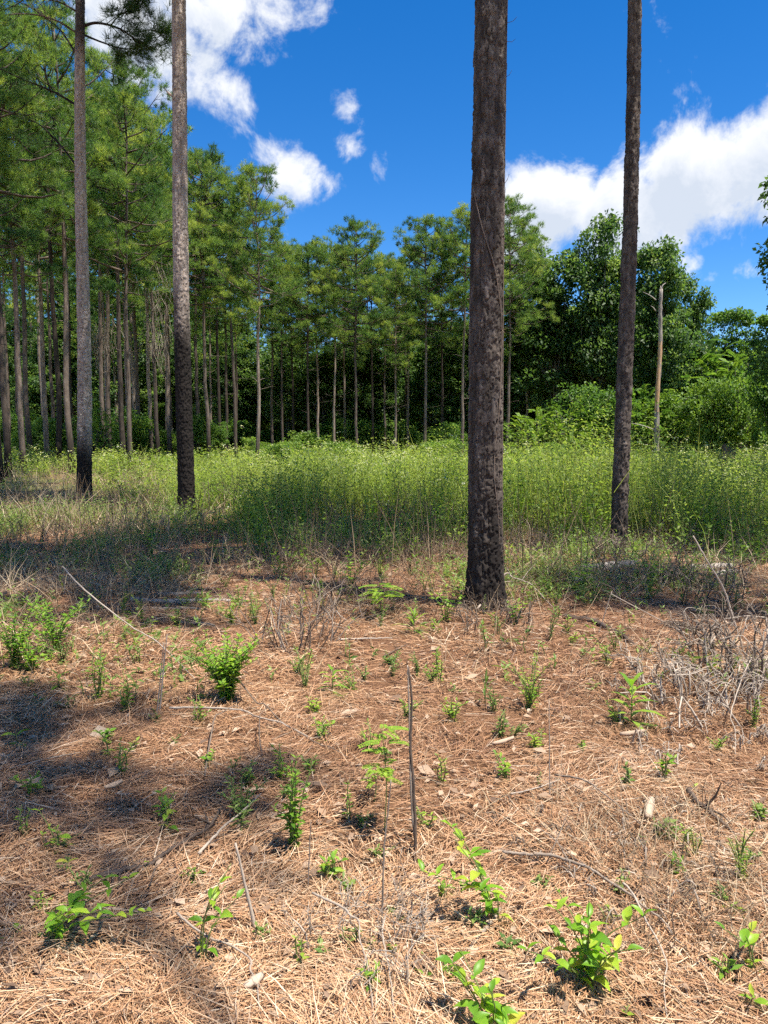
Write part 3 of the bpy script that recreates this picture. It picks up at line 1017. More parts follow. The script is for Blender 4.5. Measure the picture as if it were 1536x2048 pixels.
GS = 'shrubs along the far right edge of the clearing'
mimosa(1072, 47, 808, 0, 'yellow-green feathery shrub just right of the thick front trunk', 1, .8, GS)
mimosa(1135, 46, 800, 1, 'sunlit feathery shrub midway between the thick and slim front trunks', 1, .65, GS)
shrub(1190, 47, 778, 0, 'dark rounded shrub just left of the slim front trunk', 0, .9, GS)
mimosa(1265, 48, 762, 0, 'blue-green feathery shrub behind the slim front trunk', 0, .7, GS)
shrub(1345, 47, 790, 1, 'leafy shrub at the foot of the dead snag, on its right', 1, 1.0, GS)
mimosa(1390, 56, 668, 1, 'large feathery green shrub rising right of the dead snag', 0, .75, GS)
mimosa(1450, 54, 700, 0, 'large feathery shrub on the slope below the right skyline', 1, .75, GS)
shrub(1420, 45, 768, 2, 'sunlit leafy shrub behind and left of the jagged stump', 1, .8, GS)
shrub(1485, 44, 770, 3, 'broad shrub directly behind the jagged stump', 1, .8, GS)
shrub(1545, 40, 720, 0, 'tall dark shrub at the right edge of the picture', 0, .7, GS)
for k, (x, Y, ty) in enumerate([(1062, 66, 640), (1150, 66, 620), (1240, 66, 640)]):
    hardwood(x, Y, ty, k, 'dark low hardwood behind the shrubs between the thick and slim trunks', 'low dark hardwoods behind the right shrubs', 1.3)
GF = 'weedy mounds in the clearing'
for x, Y, ty, v, wd, lb in [(560, 36, 888, 0, 1.5, 'pale weedy mound in the field below the pointed pale pine'), (690, 42, 886, 1, 1.8, 'pale weedy mound in the field below the rounded-top pine'),
                            (1090, 36, 890, 2, 1.5, 'pale weedy mound right of the thick trunk, below the feathery shrubs'), (1215, 38, 900, 3, 1.4, 'pale weedy mound just left of the slim trunk'),
                            (870, 40, 884, 0, 1.7, 'pale weedy mound left of the thick trunk'), (1370, 36, 905, 1, 1.5, 'pale weedy mound left of the jagged stump')]:
    shrub(x, Y, ty, v, lb, 1, wd, GF)
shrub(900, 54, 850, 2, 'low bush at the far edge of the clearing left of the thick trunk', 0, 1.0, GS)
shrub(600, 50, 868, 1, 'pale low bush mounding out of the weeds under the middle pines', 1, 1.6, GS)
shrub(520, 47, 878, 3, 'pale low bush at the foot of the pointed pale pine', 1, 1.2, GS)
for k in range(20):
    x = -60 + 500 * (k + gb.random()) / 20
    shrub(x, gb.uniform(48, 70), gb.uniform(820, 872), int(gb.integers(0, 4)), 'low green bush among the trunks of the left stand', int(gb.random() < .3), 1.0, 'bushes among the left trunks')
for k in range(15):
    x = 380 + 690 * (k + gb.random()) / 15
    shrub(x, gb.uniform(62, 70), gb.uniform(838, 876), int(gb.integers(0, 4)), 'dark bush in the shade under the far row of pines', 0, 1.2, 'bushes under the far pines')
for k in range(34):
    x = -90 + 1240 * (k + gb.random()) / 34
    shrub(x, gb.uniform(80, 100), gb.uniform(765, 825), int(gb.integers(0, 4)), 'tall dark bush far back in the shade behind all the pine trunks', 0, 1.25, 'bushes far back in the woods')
mimosa(190, 44, 790, 0, 'feathery green sapling right of the branching front pine', 0, .45, GS)


# dead snag, stump, vines
def snag():
    b = base_at(1308, 45)
    t = thing('dead_snag', 'dead broken pine snag with a bare orange patch, at right', 'dead tree', b)
    z = np.linspace(0, px_at(1318, 578, 45)[2] - b[2], 40)
    h = z[-1]
    g = np.random.default_rng(3)
    off = .06 * (z / h) + .05 * np.sin(z * 1.1)
    pts = np.stack([off, .05 * np.sin(z), z - .1 * (z == 0)], 1)
    r = (.17 - .075 * z / h) * (1 + g.normal(0, .07, 40))
    z0, z1 = px_at(1312, 822, 45)[2] - b[2], px_at(1312, 690, 45)[2] - b[2]
    bare = (z > z0) & (z < z1)
    r = np.where(bare, r * .86, r)
    v, f, tt = tube(pts, r, 12, .5)
    v = v + g.normal(0, .012, v.shape)
    obj('trunk', mesh_from('snag_trunk', v, f, {'tint': tt + g.normal(0, .15, len(tt)), 'char_shade': np.zeros(len(v))}, M['snag']), t)
    m, nt, bs = new_mat('bare_wood')
    n = nt.nodes.new('ShaderNodeTexNoise'); n.inputs['Scale'].default_value = 7; n.inputs['Detail'].default_value = 6
    rp = ramp_node(nt, [(.3, (.32, .17, .08)), (.6, (.52, .33, .19)), (.8, (.62, .45, .3))])
    nt.links.new(n.outputs['Fac'], rp.inputs[0]); nt.links.new(rp.outputs[0], bs.inputs['Base Color']); bs.inputs['Roughness'].default_value = .8
    i0, i1 = np.where(bare)[0][[0, -1]]
    v, f, tt = tube(pts[i0 - 1:i1 + 2], r[i0 - 1:i1 + 2] * 1.05 + np.array([0 if q in (0, i1 - i0 + 2) else .004 for q in range(i1 - i0 + 3)]), 12, .5, False)
    obj('bare_wood', mesh_from('bare_wood', v, f, None, m), t)
    tip = pts[-1]
    tv = merge([tube(np.array([tip - [0, 0, .15], tip + [.10, 0, .22], tip + [.26, 0, .34]]), [.07, .035, .012], 5, .8), tube(np.array([tip - [0, 0, .1], tip + [-.03, 0, .18]]), [.08, .01], 5, .7)])
    obj('broken_tip', mesh_from('broken_tip', tv[0], tv[1], {'tint': tv[2], 'char_shade': np.zeros(len(tv[0]))}, M['snag']), t)
    for (x0, y0), (x1, y1) in [((1312, 600), (1286, 584)), ((1311, 622), (1302, 612)), ((1310, 860), (1262, 846))]:
        p = px_at(x0, y0, 45) - b; q = px_at(x1, y1, 44.8) - b
        tv = tube(smooth_path([p, (p + q) / 2 + [0, 0, .05], q], 3), np.linspace(.04, .012, 7), 5, .9)
        obj('branch_stub', mesh_from('branch_stub', tv[0], tv[1], {'tint': tv[2], 'char_shade': np.zeros(len(tv[0]))}, M['snag']), t)


snag()


def stump():
    b = base_at(1450, 31)
    t = thing('tree_stump', 'jagged rotting brown stump standing in the weeds at right', 'stump', b)
    g = np.random.default_rng(9)
    n = 22; zt = 1.3
    th = np.arange(n) * 2 * math.pi / n
    rows = np.array([-.1, .15, .4, .7, .9, 1.0])
    V = []
    top = zt * (.75 + .55 * g.random(n))
    for k, w in enumerate(rows):
        rr = (.36 - .06 * w + .06 * np.exp(-w * 5)) * (1 + .12 * np.sin(th * 5) + g.normal(0, .05, n))
        V.append(np.stack([rr * np.cos(th), rr * np.sin(th), np.where(w == 1.0, top, w * zt * .8)], 1))
    for w in (.8, .5):
        rr = .27 * (1 + g.normal(0, .08, n))
        V.append(np.stack([rr * np.cos(th), rr * np.sin(th), (top - .06) if w == .8 else np.full(n, zt * .45)], 1))
    V = np.concatenate(V); F = []
    for i in range(7):
        for j in range(n):
            a = i * n + j; b_ = i * n + (j + 1) % n
            F += [(a, b_, b_ + n), (a, b_ + n, a + n)]
    V = np.concatenate([V, [[0, 0, zt * .42]]])
    for j in range(n): F.append((7 * n + j, 7 * n + (j + 1) % n, len(V) - 1))
    obj('stump_wood', mesh_from('stump', V, np.array(F), {'tint': g.random(len(V)) * .6, 'char_shade': g.random(len(V)) * .3}, M['stump']), t)
    sp = []
    for k in range(6):
        a = g.random() * 6.28
        p = np.array([.27 * math.cos(a), .27 * math.sin(a), .75])
        sp.append(tube(np.array([p, p + [0, 0, .35], p + [g.normal(0, .05), g.normal(0, .05), .6]]), [.06, .045, .006], 5, .8))
    v, f, tt = merge(sp)
    obj('splinters', mesh_from('splinters', v, f, {'tint': tt, 'char_shade': np.zeros(len(v))}, M['stump']), t)


stump()


def on_big(z, ang, off=.014):
    cx, cy = big_path(z)
    r = big_rad(z) + off
    return b_big + np.array([cx + r * math.cos(ang), cy + r * math.sin(ang), z])


def vines():
    for label, pts in [('thin dead vine crossing the face of the thick trunk', [(4.05, 3.5), (3.85, 3.9), (3.6, 4.35), (3.35, 4.9), (3.1, 5.3), (2.7, 5.75), (2.0, 5.5), (1.4, 5.1), (.9, 5.4), (.2, 5.8)]),
                       ('thin dead vine running up the right side of the thick trunk', [(.1, 6.0), (1.2, 5.9), (2.4, 6.1), (3.4, 6.0), (4.2, 6.2), (5.2, 6.05), (6.4, 6.2)])]:
        sp = smooth_path([on_big(z, a, .020) for z, a in pts], 7)
        parts = [tube(sp, np.linspace(.008, .005, len(sp)), 5, .35)]
        g = np.random.default_rng(len(label))
        for k in range(12):
            c = sp[int(g.integers(3, len(sp)))]
            d = unit(np.array([g.uniform(.1, .9), g.uniform(-.6, -.1), g.uniform(-.3, 1)])) * g.uniform(.04, .14)
            parts.append(tube(np.array([c, c + d * .6, c + d + [0, 0, .03]]), [.003, .0025, .0015], 3, .4, False))
        v, f, tt = merge(parts)
        tag(obj('vine', mesh_from('vine', v, f, {'tint': tt}, M['twig'])), label, 'vine')


vines()


def draped_vine(x, Y, y0, y1, seed, label):
    g = np.random.default_rng(seed)
    b = base_at(x, Y)
    parts = []
    for k in range(150):
        yy = g.uniform(y0, y1)
        p = px_at(x, yy, Y) + np.array([g.normal(0, .55 * (1 - .5 * (yy - y0) / (y1 - y0))), g.uniform(-.8, .1), 0])
        l = g.uniform(.5, 1.8)
        q = p + np.array([g.normal(0, .25), g.normal(0, .2), -l])
        parts.append(tube(np.array([p, (p + q) / 2 + g.normal(0, .12, 3), q]), [.010, .008, .005], 3, g.uniform(.5, 1), False))
    v, f, t_ = merge(parts)
    tag(obj('hanging_vine', mesh_from('hanging_vine', v - b, f, {'tint': t_}, M['twig']), None, b), label, 'vine')


draped_vine(316, 40.3, 520, 700, 4, 'mass of pale dead vines hanging on a pine left of the half-dark trunk')
draped_vine(205, 47, 640, 700, 6, 'pale dead vines hanging on a thin pine right of the branching front pine')


# ------------------------------------------------------------------ ground cover (nobody could count it)
def frame_scatter(n, y0, y1, g, margin=1.12, power=1.0):
    """points on the floor between distances y0 and y1, over the width the place is seen in"""
    u = g.random(n)
    Y = y0 * (y1 / y0) ** (u ** power)
    X = (g.random(n) * 2 - 1) * (.5 * margin * Y + .25)
    return X, Y


def pine_straw():
    g = np.random.default_rng(100)
    parts = []
    for n, y0, y1, wd, lz in [(125000, 1.55, 5.0, .0027, .03), (65000, 4.6, 10.0, .0046, .035), (26000, 9.5, 20, .010, .03)]:
        X, Y = frame_scatter(n, y0, y1, g)
        dens = fbm(X * 1.3, Y * 1.3, 41, 3)
        keep = g.random(n) < np.clip(.45 + 1.6 * (dens - .32), .18, 1)
        X, Y = X[keep], Y[keep]; n = len(X)
        ang = fbm(X * 1.1 + 5, Y * 1.1, 44, 2) * 9.0 + g.normal(0, .75, n)
        up = np.abs(g.normal(0, .12, n)); up = np.where(g.random(n) < .06, g.uniform(.2, .9, n), up)
        D = np.stack([np.cos(ang), np.sin(ang), up - .05], 1)
        L = g.uniform(.07, .19, n)
        z = terrain(X, Y) + g.random(n) ** 2 * lz + .004
        P = np.stack([X, Y, z], 1) - unit(D) * L[:, None] * .5 * np.array([1, 1, 0])
        bend = np.stack([g.normal(0, .022, n), g.normal(0, .022, n), -np.abs(g.normal(0, .012, n))], 1)
        T = np.clip(.50 + .55 * (fbm(X * .9, Y * .9, 47, 3) - .5) + g.normal(0, .20, n), 0, .93)
        grey = g.random(n) < .03 + .12 * sstep(.5, .68, fbm(X * .8 + 9, Y * .8, 48, 3))
        T = np.where(grey, g.uniform(.9, 1, n), T)
        side = np.cross(D, np.array([0, 0, 1.0])) + g.normal(0, .35, (n, 3))
        parts.append(blades(P, D, L, wd * g.uniform(.7, 1.3, n), bend, T, g, side))
    v, f, t = merge(parts)
    tag(obj('pine_straw', mesh_from('pine_straw', v, f, {'tint': t}, M['straw'])), 'brown fallen pine needles matted over the whole forest floor', 'pine straw', kind='stuff')


pine_straw()


def chips():
    g = np.random.default_rng(101)
    n = 5200
    X, Y = frame_scatter(n, 1.7, 13, g)
    z = terrain(X, Y) + .012 + .02 * g.random(n)
    a = g.random(n) * 6.28
    D = np.stack([np.cos(a), np.sin(a), g.normal(0, .2, n)], 1)
    Nn = np.array([0, 0, 1.0]) + g.normal(0, .3, (n, 3))
    L = g.uniform(.015, .06, n) * (1 + (g.random(n) < .06) * 1.2)
    v, f, t = leaf_cards(np.stack([X, Y, z], 1), D, Nn, L, L * g.uniform(.25, .7, n), g.random(n) * .8, .12)
    tag(obj('leaf_litter', mesh_from('leaf_litter', v, f, {'tint': t}, M['chip'])), 'scattered bark flakes and dead leaves on the pine straw', 'leaf litter', kind='stuff')


chips()


def field_edge(X):
    """distance of the front edge of the green field for each X/Y column"""
    return 15.5


def weeds():
    g = np.random.default_rng(102)
    parts = []
    for n, y0, y1, k, ls in [(16000, 8.0, 22, 14, .095), (13000, 20, 36, 11, .14), (8000, 34, 60, 9, .20)]:
        Y = np.sqrt(g.uniform(y0 * y0, y1 * y1, n))
        X = (g.random(n) * 2 - 1) * (.5 * 1.12 * Y + 1.0)
        c = X / Y
        front = np.where(c > .12, 10.0, np.where(c > -.18, 11.8, 16.0)) + 3.6 * (fbm(X * .45, Y * .3, 51, 3) - .5) * 2
        front = front + 6 * sstep(-.24, -.40, c)
        inside = sstep(-2.2, 4.6, Y - front)
        dens = .5 * fbm(X * .35, Y * .35, 53, 3) + .5 * fbm(X * 1.3, Y * .9, 54, 2)
        keep = g.random(n) < inside * np.clip(.06 + 5.0 * (dens - .40), .03, 1) * np.where(c < -.30, .6, 1)
        X, Y, inside, c = X[keep], Y[keep], inside[keep], c[keep]; n = len(X)
        hloc = .55 * fbm(X * .30, Y * .30, 55, 3) + .45 * fbm(X * 1.1, Y * 1.1, 56, 2)
        H = (.26 + .89 * inside) * (-.12 + 2.2 * hloc) * g.uniform(.65, 1.2, n) * np.where(c < -.25, .75, 1) * (.62 + .85 * fbm(X * .14 + 2, Y * .10, 77, 2))
        lean = g.normal(0, .13, (n, 2))
        base = np.stack([X, Y, terrain(X, Y) - .02], 1)
        top = base + np.stack([lean[:, 0] * H, lean[:, 1] * H, H], 1)
        parts.append(spikes(base, top - base, np.linalg.norm(top - base, axis=1), .006 + .0003 * Y, g.uniform(.02, .12, n), g))
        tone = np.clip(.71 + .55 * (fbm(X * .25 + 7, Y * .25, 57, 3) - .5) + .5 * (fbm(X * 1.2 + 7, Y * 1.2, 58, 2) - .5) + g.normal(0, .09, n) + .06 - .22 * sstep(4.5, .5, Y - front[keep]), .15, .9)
        t = (np.arange(k)[None] + g.random((n, k))) / k
        t = .16 + .84 * t
        pos = base[:, None] + (top - base)[:, None] * t[..., None]
        az = g.random((n, k)) * 6.28
        el = g.uniform(.0, .9, (n, k))
        D = np.stack([np.cos(az) * np.cos(el), np.sin(az) * np.cos(el), np.sin(el)], -1)
        br = g.uniform(0, .10, (n, k)) * (1.2 - t)
        pos = pos + D * br[..., None]
        L = ls * g.uniform(.55, 1.25, (n, k)) * (1.15 - .45 * t)
        Nn = np.array([0, 0, 1.0]) + g.normal(0, .4, (n * k, 3))
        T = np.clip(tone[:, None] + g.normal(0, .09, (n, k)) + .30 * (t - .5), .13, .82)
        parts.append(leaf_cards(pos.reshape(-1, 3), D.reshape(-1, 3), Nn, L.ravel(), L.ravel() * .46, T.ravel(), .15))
        # wispy grass between the herbs
        q = 2 if Y.mean() < 30 else 1
        gx = np.repeat(base, q, 0) + g.normal(0, .16, (n * q, 3)) * [1, 1, 0]
        gh = np.repeat(H, q) * g.uniform(.6, 1.35, n * q)
        gd = np.stack([g.normal(0, .20, n * q), g.normal(0, .20, n * q), np.ones(n * q)], 1)
        gb_ = np.stack([g.normal(0, .22, n * q) * gh, g.normal(0, .22, n * q) * gh, -.12 * gh], 1)
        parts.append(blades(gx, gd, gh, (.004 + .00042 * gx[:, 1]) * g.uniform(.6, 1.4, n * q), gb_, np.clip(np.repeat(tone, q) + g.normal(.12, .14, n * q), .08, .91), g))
        # small pale flower heads
        fl = (g.random(n) < np.where(Y > 20, .14, .05)) & (fbm(X * .2, Y * .2, 61, 2) > .36)
        q = 6
        fp = np.repeat(top[fl], q, 0) + g.normal(0, .05, (fl.sum() * q, 3)) * np.array([1, 1, .5])
        s = .022 + .0009 * fp[:, 1]
        parts.append(leaf_cards(fp, rand_dirs(len(fp), g) * [1, 1, .3], np.tile([0, 0, 1.0], (len(fp), 1)) + g.normal(0, .3, (len(fp), 3)), s, s * .8, g.uniform(.95, 1, len(fp)), .1))
    v, f, t = merge(parts)
    tag(obj('field_weeds', mesh_from('field_weeds', v, f, {'tint': t}, M['weed'])), 'dense bright green weeds with tiny white flowers filling the clearing', 'weeds', kind='stuff')


weeds()


def dry_grass():
    g = np.random.default_rng(103)
    parts = []
    # band of dead stalks in front of the field, with a thicket at right
    for n, y0, y1, hmax, wd, amt in [(64000, 5.2, 18.5, .62, .0048, 1), (20000, 2.2, 7.4, .30, .0030, 2), (36000, 14, 42, 1.05, .010, 3), (4200, 8.5, 22, 1.25, .0075, 4)]:
        Y = y0 * (y1 / y0) ** g.random(n)
        X = (g.random(n) * 2 - 1) * (.56 * Y + .3)
        c = X / Y
        cl = fbm(X * .8, Y * .8, 63, 3)
        if amt == 1:
            w = np.clip(.25 + 2.6 * (cl - .42), .06, 1) * (.12 + .88 * sstep(6.0, 9.2, Y)) * np.where(c > .28, 1.0, .8)
        elif amt == 2:
            w = np.clip(3.0 * (cl - .43), .03, 1) * (.16 + .9 * sstep(.10, .30, c) + .25 * sstep(.0, .1, c))
        elif amt == 4:
            w = np.clip(3 * (cl - .40), .05, 1)
        else:
            w = np.clip(.3 + 2.6 * (cl - .42), .05, 1) * np.where(c < -.2, 1, .6)
        keep = g.random(n) < w
        X, Y = X[keep], Y[keep]; n = len(X)
        H = hmax * g.uniform(.3, 1.1, n)
        ln = g.normal(0, .55 if amt < 3 else (.35 if amt == 3 else .14), (n, 2))
        D = np.stack([ln[:, 0], ln[:, 1], np.ones(n) * g.uniform(.25, 1, n)], 1)
        P = np.stack([X, Y, terrain(X, Y) - .01], 1)
        bend = np.stack([g.normal(0, .22, n) * H, g.normal(0, .22, n) * H, -np.abs(g.normal(0, .28, n)) * H], 1)
        T = np.clip(.45 + .5 * (fbm(X * .6, Y * .6, 66, 2) - .5) + g.normal(0, .2, n), 0, 1)
        if amt == 4:
            bend = bend * .3; T = np.clip(T * .45, 0, 1)
        parts.append(blades(P, D, H, wd * g.uniform(.6, 1.4, n), bend, T, g))
    v, f, t = merge(parts)
    tag(obj('dry_grass', mesh_from('dry_grass', v, f, {'tint': t}, M['drygrass'])), 'tan dead grass stalks between the pine straw and the green field', 'dry grass', kind='stuff')


dry_grass()


def low_green():
    """thin green grass and herbs mixed into the dead stalks"""
    g = np.random.default_rng(104)
    n = 46000
    Y = 4.6 * (18 / 4.6) ** (g.random(n) ** .8)
    X = (g.random(n) * 2 - 1) * (.56 * Y + .3)
    cl = fbm(X * .7 + 11, Y * .7, 71, 3)
    keep = g.random(n) < np.clip(4.2 * (cl - .45), .03, 1) * (.20 + .80 * sstep(6.5, 11.0, Y))
    X, Y = X[keep], Y[keep]; n = len(X)
    H = g.uniform(.12, .42, n) * (.6 + .9 * sstep(8, 14, Y))
    P = np.stack([X, Y, terrain(X, Y) - .01], 1)
    D = np.stack([g.normal(0, .3, n), g.normal(0, .3, n), np.ones(n)], 1)
    bend = np.stack([g.normal(0, .2, n) * H, g.normal(0, .2, n) * H, -.1 * H], 1)
    T = np.clip(.4 + .6 * fbm(X * .5, Y * .5, 73, 2) + g.normal(0, .14, n), 0, 1)
    parts = [blades(P, D, H, .0065 * g.uniform(.6, 1.6, n), bend, T, g)]
    k = 7
    t = g.uniform(.25, 1, (n, k))
    pos = P[:, None] + unit(D)[:, None] * (H[:, None] * t)[..., None]
    az = g.random((n, k)) * 6.28
    dd = np.stack([np.cos(az), np.sin(az), g.uniform(.1, .9, (n, k))], -1)
    L = g.uniform(.03, .075, (n, k))
    parts.append(leaf_cards(pos.reshape(-1, 3), dd.reshape(-1, 3), np.array([0, 0, 1.]) + g.normal(0, .4, (n * k, 3)), L.ravel(), L.ravel() * .32, np.clip(np.repeat(T, k) + g.normal(0, .1, n * k), 0, 1), .12))
    v, f, t_ = merge(parts)
    tag(obj('low_weeds', mesh_from('low_weeds', v, f, {'tint': t_}, M['leaf_dull'])), 'thin low green weeds mixed among the dead stalks before the field', 'weeds', kind='stuff')


low_green()


# ------------------------------------------------------------------ single plants on the straw
def leaf_mesh(name, seed, wfrac=.42, mat=None):
    """pointed oval leaf, length 1 along +X, folded along the rib and arched"""
    g = random.Random(seed)
    n = 7
    V, F = [], []
    for i in range(n):
        t = i / (n - 1)
        w = wfrac * (math.sin(math.pi * min(1, t ** .78)) ** .9) * .5
        if i in (0, n - 1): w = .004
        arch = .16 * math.sin(t * 1.7) - .32 * t * t * (0.6 + .6 * g.random() * .2)
        wav = .02 * math.sin(t * 9 + seed)
        V += [(t, -w, arch + w * .45 + wav), (t, 0, arch), (t, w, arch + w * .45 - wav)]
    for i in range(n - 1):
        a = i * 3
        F += [(a, a + 3, a + 4, a + 1), (a + 1, a + 4, a + 5, a + 2)]
    return mesh_from(name, np.array(V), np.array(F), None, mat, True)


OVATE = [leaf_mesh('ovate_leaf', s, w, M['leaf_bright']) for s, w in ((1, .42), (2, .48), (3, .34))]


def herb_layout(h, spread, nst, ll, g, gap=.055, droop=.15, lean=(0, 0), start=.25, branch=.0):
    """stems (list of paths) and leaf frames (pos, dir, normal, length)"""
    stems, LV = [], []
    for s in range(nst):
        a = g.random() * 6.28
        sp = spread * (g.random() ** .7) if nst > 1 else spread * .25
        hh = h * g.uniform(.45, 1.0) if nst > 1 else h
        tip = np.array([math.cos(a) * sp + lean[0], math.sin(a) * sp + lean[1], hh])
        mid = np.array([tip[0] * .3, tip[1] * .3, hh * .55]) + g.normal(0, .012, 3)
        path = smooth_path([np.array([g.normal(0, .006), g.normal(0, .006), -.02]), mid, tip], 8)
        stems.append(path)
        seg = np.linalg.norm(np.diff(path, axis=0), axis=1); cum = np.concatenate([[0], np.cumsum(seg)])
        tot = cum[-1]; d = tot * start; ph = g.random() * 3
        while d < tot * 1.001:
            p = np.array([np.interp(d, cum, path[:, i]) for i in range(3)])
            fr = d / tot
            for sg in (0, math.pi):
                az = ph + sg + g.normal(0, .25)
                el = (.25 + .55 * fr ** 3) - droop * g.random() * 2
                D = np.array([math.cos(az) * math.cos(el), math.sin(az) * math.cos(el), math.sin(el)])
                N_ = np.array([-math.cos(az) * math.sin(el), -math.sin(az) * math.sin(el), math.cos(el)]) + g.normal(0, .22, 3)
                LV.append((p, D, N_, ll * g.uniform(.5, 1.2) * (1.0 - .45 * fr ** 4) * (.65 + .35 * min(1, fr * 2))))
            ph += math.pi / 2 + g.normal(0, .2)
            d += gap * g.uniform(.8, 1.25)
    return stems, LV


def stem_mesh(stems, r=.004):
    v, f, t = merge([tube(p, np.linspace(r, r * .45, len(p)), 5, .5) for p in stems])
    return mesh_from('stem', v, f, {'tint': t}, M['stem'])


def big_leaf_plant(px, top_y, spread, nst, ll, label, seed, gap=.05, lean=(0, 0), droop=.15, start=.25):
    g = np.random.default_rng(seed)
    b = ground_px(*px)
    h = (px[1] - top_y) / FPX * b[1] * 1.04
    t = thing('leafy_plant', label, 'plant', b)
    stems, LV = herb_layout(h, spread * 1.7, nst, ll, g, gap * 1.25, droop * 1.6, lean, start)
    LV = [q for q in LV if g.random() > .14]
    obj('stem', stem_mesh(stems, .0028), t)
    for p, D, N_, L in LV:
        D = Vector(D).normalized(); N_ = Vector(N_); N_ = (N_ - D * N_.dot(D)).normalized(); S = N_.cross(D)
        m = Matrix(((D.x, S.x, N_.x, p[0]), (D.y, S.y, N_.y, p[1]), (D.z, S.z, N_.z, p[2]), (0, 0, 0, 1))) @ Matrix.Scale(L, 4)
        o = obj('leaf', OVATE[int(g.integers(0, 3))], t)
        o.matrix_local = m
    return t


big_leaf_plant((1180, 1975), 1752, .14, 10, .072, 'bushy bright green seedling at lower right, fullest of the broad-leaved ones', 201, .045)
big_leaf_plant((985, 2085), 1925, .14, 9, .072, 'bright broad-leaved seedling cut by the bottom edge right of centre', 202, .045)
big_leaf_plant((992, 1848), 1640, .10, 6, .066, 'tall bright seedling leaning left above the bushy one at lower right', 203, .045, (-.10, 0))
big_leaf_plant((1512, 1950), 1800, .09, 4, .055, 'broad-leaved seedling at the right edge near the bottom', 204, .06)
big_leaf_plant((1495, 2035), 1985, .03, 1, .05, 'tiny seedling in the bottom right corner', 205, .03)
big_leaf_plant((88, 1885), 1775, .14, 6, .075, 'broad-leaved seedling in sun at lower left, leaning right', 206, .045, (.16, 0))
big_leaf_plant((405, 1925), 1725, .06, 3, .055, 'seedling beside a pale upright stick, lower left of centre', 207, .05, (.09, 0))
big_leaf_plant((112, 1700), 1620, .09, 3, .055, 'bright seedling at the left edge in the shadow band', 208, .05)
big_leaf_plant((140, 1752), 1715, .02, 1, .055, 'two-leaved seedling just below the shadow band at left', 209, .05)
big_leaf_plant((5, 1885), 1850, .04, 2, .05, 'small seedling cut by the left edge near the bottom', 210, .04)
big_leaf_plant((338, 1660), 1600, .04, 1, .06, 'thin seedling with pale top leaves in the left shadow', 211, .05)
big_leaf_plant((215, 1515), 1445, .04, 2, .055, 'bright small seedling just left of the dead stalks at mid left', 212, .045)
big_leaf_plant((40, 1492), 1455, .03, 1, .09, 'three-leaved seedling at the left edge above the shadow', 213, .04)
big_leaf_plant((290, 1745), 1725, .03, 1, .04, 'small seedling by the dark fallen branch at lower left', 214, .03)


def foliage_plant(px, top_y, width_px, nst, ll, lw, label, seed, mat='leaf_mid', gap=.03, droop=.12, lean=(0, 0), name='leafy_plant', start=.12, tone=.5, group=None):
    g = np.random.default_rng(seed)
    b = ground_px(*px)
    s = b[1] / FPX
    h = (px[1] - top_y) * s * 1.03
    t = thing(name, label, 'plant', b, group)
    stems, LV = herb_layout(h, width_px * .66 * s, nst, ll, g, gap, droop, lean, start)
    obj('stem', stem_mesh(stems, .003 + .00025 * b[1]), t)
    P = np.array([q[0] for q in LV]); D = np.array([q[1] for q in LV]); Nn = np.array([q[2] for q in LV]); L = np.array([q[3] for q in LV])
    v, f, tt = leaf_cards(P, D, Nn, L, L * lw, np.clip(g.normal(tone, .2, len(L)), 0, 1), .18)
    obj('foliage', mesh_from('foliage', v, f, {'tint': tt}, M[mat]), t)
    return t


def rosette(px, top_y, n, ll, lw, label, seed, mat='leaf_mid', up=.7, tone=.6, group=None):
    """long lance leaves from a short stem"""
    g = np.random.default_rng(seed)
    b = ground_px(*px); h = (px[1] - top_y) / FPX * b[1]
    t = thing('rosette_plant', label, 'plant', b, group)
    obj('stem', stem_mesh([np.array([[0, 0, -.02], [0, 0, h * .4], [.005, 0, h * .8]])], .005), t)
    parts = []
    for k in range(n):
        az = k * 2.4 + g.normal(0, .2); fr = (k + .5) / n
        el = up * (.3 + fr) + g.normal(0, .12)
        D = np.array([math.cos(az) * math.cos(el), math.sin(az) * math.cos(el), math.sin(el)])
        p = np.array([0, 0, h * .75 * fr])
        S = unit(np.cross(D, [0, 0, 1.0])); L = ll * g.uniform(.75, 1.15)
        w = L * lw
        c = [p + D * L * q + np.array([0, 0, -.45 * L * q * q]) for q in (0, .3, .65, 1)]
        V = np.array([c[0], c[1] + S * w * .5, c[1] - S * w * .5, c[2] + S * w * .42, c[2] - S * w * .42, c[3]])
        parts.append((V, np.array([[0, 1, 2], [1, 3, 4], [1, 4, 2], [3, 5, 4]]), np.full(6, np.clip(g.normal(tone, .15), 0, 1))))
    v, f, tt = merge(parts)
    obj('foliage', mesh_from('rosette_leaves', v, f, {'tint': tt}, M[mat]), t)


